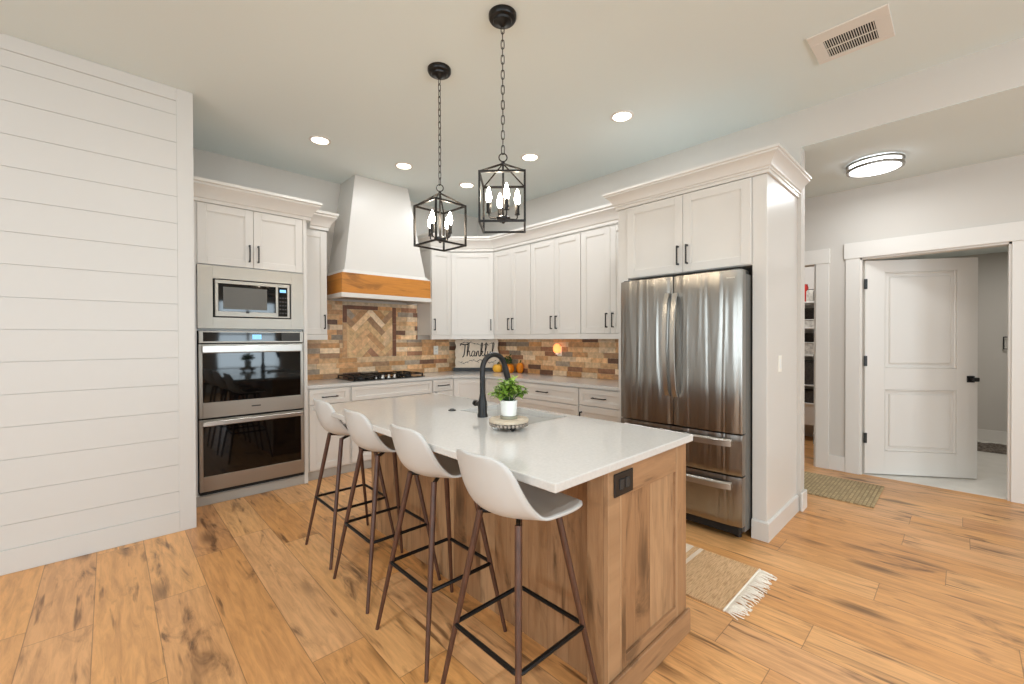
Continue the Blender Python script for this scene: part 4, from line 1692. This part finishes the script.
bm = newbm()
bms = newbm()
rng = random.Random(3)
for i in range(44):
    a = rng.uniform(0, 6.283)
    rad = rng.uniform(0.0, 1.0) ** 0.6
    tip = Vector((tx + rad * 0.084 * math.cos(a), ty + rad * 0.084 * math.sin(a), 1.150 - rad * rad * 0.060 + rng.uniform(-0.02, 0.018)))
    b0 = Vector((tx + 0.012 * math.cos(a), ty + 0.012 * math.sin(a), 1.046))
    mid_ = (b0 + tip) / 2 + Vector((0, 0, 0.012))
    tube(bms, [b0, mid_, tip], 0.0014, 5)
    for k in range(8):
        f = 0.4 + 0.6 * k / 7
        p = b0.lerp(mid_, f * 2) if f < 0.5 else mid_.lerp(tip, f * 2 - 1)
        b = rng.uniform(0, 6.283)
        el = rng.uniform(-0.1, 0.9)
        add_leaf(bm, p, (math.cos(b) * math.cos(el), math.sin(b) * math.cos(el), math.sin(el)), rng.uniform(0.026, 0.040), rng.uniform(0.009, 0.014), 0.3)
fo_ = build('foliage', bm, M['leaf'], pp, smooth=True)
build('stems', bms, M['leaf2'], pp)

# ------------------------------------------------------------------ bar stools
def make_stool():
    t = thing('bar_stool', '', 'bar stool', (0, 0, 0), 'white shell bar stools along the island')
    # moulded shell; local +x faces the island. Stations: centre line (x, z), rim (x, z), half width
    TAB = [(0.00, 0.188, 0.750, 0.166, 0.758, 0.120), (0.05, 0.180, 0.759, 0.159, 0.766, 0.160), (0.12, 0.150, 0.760, 0.136, 0.767, 0.180),
           (0.25, 0.080, 0.753, 0.080, 0.766, 0.189), (0.38, 0.010, 0.748, 0.010, 0.765, 0.184), (0.48, -0.050, 0.746, -0.047, 0.767, 0.174),
           (0.56, -0.100, 0.753, -0.077, 0.790, 0.165), (0.64, -0.150, 0.781, -0.106, 0.826, 0.160), (0.73, -0.180, 0.828, -0.138, 0.878, 0.154),
           (0.82, -0.197, 0.882, -0.160, 0.924, 0.145), (0.91, -0.208, 0.935, -0.179, 0.959, 0.127), (0.97, -0.214, 0.966, -0.195, 0.975, 0.095),
           (1.00, -0.217, 0.980, -0.206, 0.980, 0.060)]

    def station(f):
        i = 0
        while i < len(TAB) - 2 and f > TAB[i + 1][0]:
            i += 1
        p0, p1, p2, p3 = TAB[max(i - 1, 0)], TAB[i], TAB[i + 1], TAB[min(i + 2, len(TAB) - 1)]
        h = p2[0] - p1[0]
        t = (f - p1[0]) / h
        out = []
        for c in range(1, 6):
            m1 = (p2[c] - p0[c]) / max(1e-6, p2[0] - p0[0]) * h
            m2 = (p3[c] - p1[c]) / max(1e-6, p3[0] - p1[0]) * h
            out.append((2 * t ** 3 - 3 * t * t + 1) * p1[c] + (t ** 3 - 2 * t * t + t) * m1 + (-2 * t ** 3 + 3 * t * t) * p2[c] + (t ** 3 - t * t) * m2)
        return out

    nv, nu = 44, 18
    bm = newbm()
    g = []
    for j in range(nv + 1):
        q = j / nv
        f = 0.75 * q + 0.25 * (0.5 - 0.5 * math.cos(math.pi * q))
        cx, cz, rx, rz, hw = station(f)
        row = []
        for i in range(nu + 1):
            u = -1 + 2 * i / nu
            c = abs(u) ** 2.3
            row.append(bm.verts.new((cx + (rx - cx) * c, u * hw, cz + (rz - cz) * c)))
        g.append(row)
    for j in range(nv):
        for i in range(nu):
            bm.faces.new((g[j][i], g[j + 1][i], g[j + 1][i + 1], g[j][i + 1]))
    sh = build('seat', bm, M['stoolshell'], t, smooth=True)
    md = sh.modifiers.new('thickness', 'SOLIDIFY')
    md.thickness = 0.010
    md.offset = 0
    md.use_rim = True
    for sx in (-1, 1):
        for sy in (-1, 1):
            bm = newbm()
            top = Vector((sx * 0.098, sy * 0.098, 0.738))
            bot = Vector((sx * 0.212, sy * 0.212, 0.0008))
            tube(bm, [top, top.lerp(bot, 0.25), bot], [0.0125, 0.0125, 0.0085], 12)
            build('leg', bm, M['walnut'], t, smooth=40)
    # mounting cross under the shell
    bm = newbm()
    for sy in (-1, 1):
        tube(bm, [(-0.098, sy * 0.098, 0.732), (0, 0, 0.730), (0.098, -sy * 0.098, 0.732)], 0.009, 8)
    build('seat_mount', bm, M['blackmetal'], t, smooth=40)
    # square footrest ring
    bm = newbm()
    h = 0.168
    rc = 0.022
    pts = []
    for cx_, cy_, a0 in ((h - rc, h - rc, 0), (-h + rc, h - rc, 90), (-h + rc, -h + rc, 180), (h - rc, -h + rc, 270)):
        for k in range(5):
            a = math.radians(a0 + k * 22.5)
            pts.append((cx_ + rc * math.cos(a), cy_ + rc * math.sin(a), 0.318))
    tube(bm, pts, 0.0085, 8, closed=True)
    build('footrest', bm, M['blackmetal'], t, smooth=40)
    return t


ST = [(1.153, 2.765, 0.00, 'white shell bar stool at the far end of the island, nearest the oven'),
      (1.132, 2.230, 0.00, 'white shell bar stool, second along the island from the oven'),
      (1.115, 1.665, 0.00, 'white shell bar stool, third along the island from the oven'),
      (1.077, 1.105, 0.00, 'white shell bar stool nearest the island outlet end, its legs cut by the photo edge')]
st0 = make_stool()
for i, (x, y, rz, lb) in enumerate(ST):
    o = st0 if i == 0 else copy_tree(st0)
    o.location = (x, y, 0)
    o.rotation_euler = (0, 0, rz)
    o['label'] = lb


# ------------------------------------------------------------------ pendants
def make_pendant():
    t = thing('pendant_light', '', 'pendant light', (0, 0, 0), 'lantern pendants over the island')
    Zc = CEIL
    bm = newbm()
    lathe(bm, [(0.076, Zc - 0.0005), (0.076, Zc - 0.018), (0.070, Zc - 0.028), (0.052, Zc - 0.032), (0.048, Zc - 0.042), (0.024, Zc - 0.048), (0.012, Zc - 0.060), (0.006, Zc - 0.064)], (0, 0, 0), 32)
    build('canopy', bm, M['bronze'], t, smooth=40)
    # chain of alternating oval links
    bm = newbm()
    z1, z0 = Zc - 0.058, 2.366
    n = 17
    pitch = (z1 - z0) / n
    for k in range(n):
        zc = z0 + pitch * (k + 0.5)
        hl, hw = pitch * 0.5 + 0.0045, 0.0085
        pts = []
        for a in range(14):
            th = 2 * math.pi * a / 14
            x = hw * math.cos(th)
            z = zc + (hl - hw) * (1 if math.sin(th) > 0 else -1) * min(1, abs(math.sin(th)) * 2) + hw * math.sin(th)
            pts.append((x, 0, z) if k % 2 else (0, x, z))
        tube(bm, pts, 0.0024, 6, closed=True)
    build('chain', bm, M['bronze'], t, smooth=True)
    bm = newbm()
    tube(bm, [(0.022 * math.cos(2 * math.pi * a / 24), 0, 2.345 + 0.022 * math.sin(2 * math.pi * a / 24)) for a in range(24)], 0.0034, 8, closed=True)
    build('hang_ring', bm, M['bronze'], t, smooth=True)
    # square cage
    bm = newbm()
    w, b = 0.118, 0.0055
    z0, z1, za = 1.968, 2.226, 2.312
    for sx in (-1, 1):
        for sy in (-1, 1):
            box(bm, sx * w - b, sx * w + b, sy * w - b, sy * w + b, z0 - b, z1 + b, 0.001)
    for z in (z0, z1):
        for s in (-1, 1):
            box(bm, -w, w, s * w - b * 0.9, s * w + b * 0.9, z - b, z + b)
            box(bm, s * w - b * 0.9, s * w + b * 0.9, -w, w, z - b, z + b)
    for sx in (-1, 1):
        for sy in (-1, 1):
            tube(bm, [(sx * w, sy * w, z1), (0, 0, za)], 0.0052, 4)
    build('cage', bm, M['bronze'], t)
    bm = newbm()
    lathe(bm, [(0.004, 1.985), (0.010, 1.990), (0.012, 1.999), (0.038, 2.004), (0.040, 2.016), (0.030, 2.022), (0.006, 2.026), (0.0055, 2.30), (0.010, 2.306), (0.010, 2.318), (0.004, 2.326)], (0, 0, 0), 20)
    build('centre_stem', bm, M['bronze'], t, smooth=40)
    for k in range(4):
        a = math.radians(16) + k * math.pi / 2
        c = (0.080 * math.cos(a), 0.080 * math.sin(a), 0)
        bm = newbm()
        tube(bm, [(0.03 * math.cos(a), 0.03 * math.sin(a), 2.012), (c[0] * 0.9, c[1] * 0.9, 2.012), (c[0], c[1], 2.022), (c[0], c[1], 2.04)], 0.0042, 8)
        lathe(bm, [(0.0145, 2.038), (0.0145, 2.042), (0.0125, 2.044), (0.0125, 2.092), (0.010, 2.094)], c, 14)
        s = build('candle_socket', bm, M['bronze'], t, smooth=40)
        bm = newbm()
        lathe(bm, [(0.009, 2.0935), (0.0135, 2.105), (0.0165, 2.122), (0.0145, 2.142), (0.009, 2.160), (0.004, 2.174), (0.001, 2.181)], c, 14)
        build('bulb', bm, M['bulb'], s, smooth=True)
    return t


pd = make_pendant()
pd.location = (1.588, 2.361, 0)
pd.rotation_euler = (0, 0, math.radians(2.5))
pd['label'] = 'black lantern pendant nearer the range hood, hung on the left chain'
pd2 = copy_tree(pd)
pd2.location = (1.575, 1.731, 0)
pd2.rotation_euler = (0, 0, math.radians(45))
pd2['label'] = 'black lantern pendant seen face-on, hung on the right chain and higher'


for root, ang in ((pd, 143.0), (pd2, 93.0)):
    for ch in root.children:
        if ch.name.startswith('hang_ring'):
            ch.rotation_euler = (0, 0, math.radians(ang))

# ------------------------------------------------------------------ recessed lights, vent, hall lamp
def make_downlight():
    t = thing('recessed_light', '', 'recessed light', (0, 0, 0), 'recessed ceiling lights')
    bm = newbm()
    lathe(bm, [(0.090, CEIL - 0.0005), (0.090, CEIL - 0.004), (0.074, CEIL - 0.010), (0.070, CEIL - 0.006), (0.070, CEIL - 0.0005)], (0, 0, 0), 32, cap=False)
    build('trim_ring', bm, M['trim'], t, smooth=40)
    bm = newbm()
    lathe(bm, [(0.0695, CEIL - 0.0008), (0.0695, CEIL - 0.005), (0.001, CEIL - 0.006)], (0, 0, 0), 28)
    build('lens', bm, M['lens'], t, smooth=40)
    return t


RL = ['recessed ceiling light nearest the oven tower', 'recessed ceiling light between the hood and the left pendant chain', 'recessed ceiling light seen between the two lantern pendants',
      'recessed ceiling light just right of the face-on lantern', 'recessed ceiling light nearest the fridge']
dl0 = make_downlight()
for i, ((x, y), lb) in enumerate(zip(RECESSED, RL)):
    o = dl0 if i == 0 else copy_tree(dl0)
    o.location = (x, y, 0)
    o['label'] = lb

vt = thing('ceiling_vent', 'white ceiling air vent with dark slots', 'vent', (3.18, 0.46, CEIL - 0.012))
bm = newbm()
VX0, VX1, VY0, VY1 = 3.000, 3.340, 0.276, 0.640
GX0, GX1, GY0, GY1 = 3.096, 3.300, 0.344, 0.578
for a in ((VX0, GX0, VY0, VY1), (GX1, VX1, VY0, VY1), (GX0, GX1, VY0, GY0), (GX0, GX1, GY1, VY1)):
    box(bm, a[0], a[1], a[2], a[3], CEIL - 0.010, CEIL - 0.0005, 0.002)
build('frame', bm, M['trim'], vt)
bm = newbm()
box(bm, GX0, GX1, GY0, GY1, CEIL - 0.003, CEIL - 0.001)
build('duct_backing', bm, M['gap'], vt)
bm = newbm()
ns = 21
for i in range(ns):
    y = GY0 + (GY1 - GY0) * (i + 0.5) / ns
    box(bm, GX0, GX1, y - 0.0017, y + 0.0017, CEIL - 0.009, CEIL - 0.004)
box(bm, (GX0 + GX1) / 2 - 0.003, (GX0 + GX1) / 2 + 0.003, GY0, GY1, CEIL - 0.0095, CEIL - 0.004)
build('louvres', bm, M['trim'], vt)

hl = thing('ceiling_light', 'round flush ceiling light with two nickel rings in the hall', 'ceiling light', (4.70, 0.515, HALLC - 0.09))
hc = (4.70, 0.515, 0)
bm = newbm()
lathe(bm, [(0.168, HALLC - 0.0005), (0.168, HALLC - 0.058), (0.150, HALLC - 0.070), (0.08, HALLC - 0.080), (0.001, HALLC - 0.083)], hc, 48)
build('diffuser', bm, M['diffuser'], hl, smooth=50)
for z0 in (HALLC - 0.024, HALLC - 0.066):
    bm = newbm()
    lathe(bm, [(0.170, z0 - 0.003), (0.190, z0 - 0.003), (0.192, z0 + 0.006), (0.190, z0 + 0.016), (0.170, z0 + 0.016), (0.170, z0 - 0.003)], hc, 48, cap=False)
    build('band', bm, M['nickel'], hl, smooth=40)
for k in range(3):
    a = k * 2.094 - 0.75
    bm = newbm()
    tube(bm, [(hc[0] + 0.184 * math.cos(a), hc[1] + 0.184 * math.sin(a), HALLC - 0.062), (hc[0] + 0.184 * math.cos(a), hc[1] + 0.184 * math.sin(a), HALLC - 0.0175)], 0.003, 6)
    build('post', bm, M['nickel'], hl)

# ------------------------------------------------------------------ hall door (open into the bathroom)
DH = Vector((5.437, 0.664))
DE = Vector((5.982, -0.098))
fdr = Frame(DH, (DE - DH))
dw = (DE - DH).length
bm = newbm()
DZ0, DZ1 = 0.012, 2.112
st_w, pl = 0.168, 0.0
fdr.box(bm, 0.0, st_w, -0.036, 0, DZ0, DZ1, 0.001)
fdr.box(bm, dw - st_w, dw, -0.036, 0, DZ0, DZ1, 0.001)
for z0, z1 in ((DZ0, 0.238), (0.846, 1.054), (1.996, DZ1)):
    fdr.box(bm, st_w, dw - st_w, -0.036, 0, z0, z1)
fdr.box(bm, st_w, dw - st_w, -0.030, -0.016, DZ0, DZ1)
for z0, z1 in ((0.238, 0.846), (1.054, 1.996)):
    a, b = st_w, dw - st_w
    m_ = 0.018
    for p in ((a, a + m_, z0, z1), (b - m_, b, z0, z1), (a + m_, b - m_, z0, z0 + m_), (a + m_, b - m_, z1 - m_, z1)):
        fdr.box(bm, p[0], p[1], -0.0165, -0.004, p[2], p[3], 0.006)
    fdr.box(bm, a + 0.045, b - 0.045, -0.0165, -0.006, z0 + 0.045, z1 - 0.045, 0.008)
dd_ = struct('door_1', bm, M['trim'])
for z in (1.884, 1.124, 0.363):
    bm = newbm()
    fdr.box(bm, -0.012, 0.016, -0.002, 0.008, z - 0.05, z + 0.05, 0.002)
    build('hinge', bm, M['black'], dd_)
bm = newbm()
fdr.box(bm, dw - 0.090, dw - 0.028, 0.0, 0.010, 0.926, 0.988, 0.003)
fdr.box(bm, dw - 0.068, dw - 0.050, 0.010, 0.045, 0.948, 0.966, 0.002)
fdr.box(bm, dw - 0.074, dw - 0.022, 0.040, 0.058, 0.938, 0.976, 0.006)
build('door_handle', bm, M['black'], dd_)
# pantry door hinges on its jamb
bm = newbm()
for z in (1.80, 1.13, 0.28):
    box(bm, XH + 0.02, XH + 0.05, D2A + 0.0165, D2A + 0.026, z - 0.05, z + 0.05, 0.002)
struct('trim_6', bm, M['black'])

# towel ring and rug in the bathroom
tw2 = thing('towel_ring', 'black square towel ring on the bathroom wall, seen past the open door', 'towel ring', (8.27, -0.42, 1.25))
bm = newbm()
for a in ((-0.48, -0.35, 1.35, 1.362), (-0.48, -0.35, 1.20, 1.212), (-0.48, -0.468, 1.20, 1.362), (-0.362, -0.35, 1.20, 1.362)):
    box(bm, 8.255, 8.267, a[0], a[1], a[2], a[3], 0.002)
build('ring', bm, M['black'], tw2)
bm = newbm()
box(bm, 8.2665, 8.2995, -0.445, -0.405, 1.33, 1.37, 0.002)
build('wall_mount', bm, M['black'], tw2)
bm = newbm()
rng = random.Random(5)
g = []
nx, ny = 24, 30
for i in range(nx + 1):
    g.append([bm.verts.new((7.50 + 0.55 * i / nx, -1.05 + 1.0 * j / ny, 0.022 + rng.uniform(-0.006, 0.012) if 0 < i < nx and 0 < j < ny else 0.004)) for j in range(ny + 1)])
for i in range(nx):
    for j in range(ny):
        bm.faces.new((g[i][j], g[i + 1][j], g[i + 1][j + 1], g[i][j + 1]))
tag(build('bath_rug', bm, M['greyrug'], None, origin=(7.78, -0.55, 0.0025)), 'grey shaggy rug on the white bathroom tile past the door', 'rug')

# ------------------------------------------------------------------ rugs
M['runner'] = rug_mat('woven_jute_runner', (226, 186, 140), (186, 142, 98), (244, 228, 206), [(1.13 - 1.7, 1.155 - 1.7), (1.19 - 1.7, 1.245 - 1.7), (1.28 - 1.7, 1.30 - 1.7)], 1)
def braid_mat(name, base, dark):
    m, nt, p = new_mat(name)
    n = N(nt)
    tc = n.node('ShaderNodeTexCoord')
    br = n.node('ShaderNodeTexBrick')
    br.inputs['Scale'].default_value = 1.0
    br.inputs['Brick Width'].default_value = 0.052
    br.inputs['Row Height'].default_value = 0.026
    br.inputs['Mortar Size'].default_value = 0.0045
    br.inputs['Mortar Smooth'].default_value = 0.6
    br.inputs['Color1'].default_value = (*lin(base), 1)
    br.inputs['Color2'].default_value = (*lin(tuple(v * 0.88 for v in base)), 1)
    br.inputs['Mortar'].default_value = (*lin(dark), 1)
    n.link(tc.outputs['Object'], br.inputs['Vector'])
    n.link(br.outputs['Color'], p.inputs['Base Color'])
    p.inputs['Roughness'].default_value = 0.95
    b = n.node('ShaderNodeBump')
    b.inputs['Strength'].default_value = 0.8
    b.inputs['Distance'].default_value = 0.006
    b.invert = True
    n.link(br.outputs['Fac'], b.inputs['Height'])
    n.link(b.outputs[0], p.inputs['Normal'])
    return m


M['hallrug'] = braid_mat('braided_jute', (196, 172, 130), (152, 130, 94))
rn = thing('runner_rug', 'tan woven runner rug with a cream fringe beside the island', 'rug', (2.475, 1.7, 0))
bm = newbm()
nx, ny = 12, 60
rng = random.Random(9)
rx = lambda i: 2.200 + 0.545 * i / nx
top = [[bm.verts.new((rx(i), 0.812 + 1.9 * j / ny, 0.0095 + rng.uniform(-0.001, 0.001))) for j in range(ny + 1)] for i in range(nx + 1)]
bot = [[bm.verts.new((rx(i), 0.812 + 1.9 * j / ny, 0.0006)) for j in range(ny + 1)] for i in range(nx + 1)]
for i in range(nx):
    for j in range(ny):
        bm.faces.new((top[i][j], top[i + 1][j], top[i + 1][j + 1], top[i][j + 1]))
        bm.faces.new((bot[i][j], bot[i][j + 1], bot[i + 1][j + 1], bot[i + 1][j]))
for i in range(nx):
    for j in (0, ny):
        bm.faces.new((top[i][j], top[i + 1][j], bot[i + 1][j], bot[i][j]))
for j in range(ny):
    for i in (0, nx):
        bm.faces.new((top[i][j], top[i][j + 1], bot[i][j + 1], bot[i][j]))
build('weave', bm, M['runner'], rn, smooth=40)
for y0, sg_ in ((0.812, -1), (2.712, 1)):
    bm = newbm()
    tube(bm, [(2.200 + 0.545 * i / 12, y0 + sg_ * 0.004, 0.007) for i in range(13)], 0.006, 6)
    for i in range(84):
        x = 2.204 + 0.537 * i / 83
        l = 0.085 + rng.uniform(-0.025, 0.02)
        dx = rng.uniform(-0.016, 0.016)
        tube(bm, [(x, y0, 0.0072), (x + dx * 0.4, y0 + sg_ * l * 0.4, 0.0060 + rng.uniform(0, 0.006)), (x + dx, y0 + sg_ * l * 0.8, 0.0045 + rng.uniform(0, 0.004)), (x + dx + rng.uniform(-0.01, 0.01), y0 + sg_ * l, 0.0035)], [0.003, 0.0034, 0.003, 0.002], 5)
    f_ = build('fringe', bm, M['fringe'], rn, smooth=True, label='cream knotted fringe')
    f_['kind'] = 'stuff'
bm = newbm()
box(bm, 4.40, 5.085, 0.482, 1.62, 0.0006, 0.011, 0.003)
tag(build('hall_rug', bm, M['hallrug'], None, origin=(4.74, 1.05, 0)), 'small braided jute rug on the hall floor by the pantry', 'rug')

# ------------------------------------------------------------------ pantry shelves and what stands on them
ps = thing('pantry_shelving', 'white pantry shelving glimpsed through the narrow opening', 'shelf', (6.82, 1.6, 0))
ZS = [0.50, 0.74, 1.13, 1.49, 1.83]
bm = newbm()
box(bm, 6.66, 6.985, 1.12, 1.14, 0, 2.2)
box(bm, 6.66, 6.985, 2.5, 2.52, 0, 2.2)
build('upright', bm, M['trim'], ps)
for z in ZS:
    bm = newbm()
    box(bm, 6.655, 6.985, 1.1405, 2.4995, z - 0.018, z, 0.002)
    build('shelf_board', bm, M['trim'], ps)
bm = newbm()
box(bm, 6.665, 6.685, 1.1405, 2.4995, 0.21, 0.4815, 0.002)
build('drawer_front', bm, M['trim'], ps)


def jar(loc, r, h, mat, label, lid=None, cat='jar'):
    t = thing('storage_jar', label, cat, loc, 'things on the pantry shelves')
    bm = newbm()
    lathe(bm, [(r * 0.94, 0.0005), (r, 0.006), (r, h * 0.86), (r * 0.8, h * 0.92), (r * 0.8, h * 0.95)], loc, 20)
    build('body', bm, mat, t, smooth=40)
    bm = newbm()
    lathe(bm, [(r * 0.85, h * 0.951), (r * 0.85, h), (r * 0.3, h + 0.002)], loc, 20)
    build('lid', bm, lid or M['dark'], t, smooth=40)
    return t


def basket(loc, w_, d_, h, mat, label, cat='basket'):
    t = thing('storage_basket', label, cat, loc, 'things on the pantry shelves')
    bm = newbm()
    x0, x1, y0, y1 = loc[0] - d_ / 2, loc[0] + d_ / 2, loc[1] - w_ / 2, loc[1] + w_ / 2
    z = loc[2] + 0.0005
    for a in ((x0, x0 + 0.01, y0, y1, z, z + h), (x1 - 0.01, x1, y0, y1, z, z + h), (x0 + 0.01, x1 - 0.01, y0, y0 + 0.01, z, z + h), (x0 + 0.01, x1 - 0.01, y1 - 0.01, y1, z, z + h), (x0 + 0.01, x1 - 0.01, y0 + 0.01, y1 - 0.01, z, z + 0.01)):
        box(bm, *a)
    build('body', bm, mat, t)
    bm = newbm()
    tube(bm, [(x0, y0, z + h), (x1, y0, z + h), (x1, y1, z + h), (x0, y1, z + h)], 0.008, 6, closed=True)
    build('rim', bm, mat, t)
    return t


jar((6.73, 1.375, 1.83), 0.055, 0.16, M['tin'], 'pale tin on the top pantry shelf')
jar((6.80, 1.47, 1.83), 0.05, 0.24, M['red'], 'red bottle on the top pantry shelf', M['red'], 'bottle')
basket((6.78, 1.42, 1.49), 0.26, 0.20, 0.10, M['tin'], 'pale bin on the pantry shelf second from top')
basket((6.948, 1.42, 1.49), 0.30, 0.06, 0.26, M['basket'], 'dark box at the back of the pantry shelf second from top', 'box')
basket((6.79, 1.42, 1.13), 0.28, 0.22, 0.16, M['tin'], 'stacked pale bin on the middle pantry shelf')
basket((6.948, 1.42, 1.13), 0.30, 0.06, 0.28, M['basket'], 'dark box at the back of the middle pantry shelf', 'box')
basket((6.80, 1.42, 0.74), 0.30, 0.24, 0.30, M['basket'], 'dark tall basket on the pantry shelf below the middle')
basket((6.80, 1.42, 0.50), 0.30, 0.24, 0.15, M['basket'], 'dark low basket on the lowest pantry shelf')
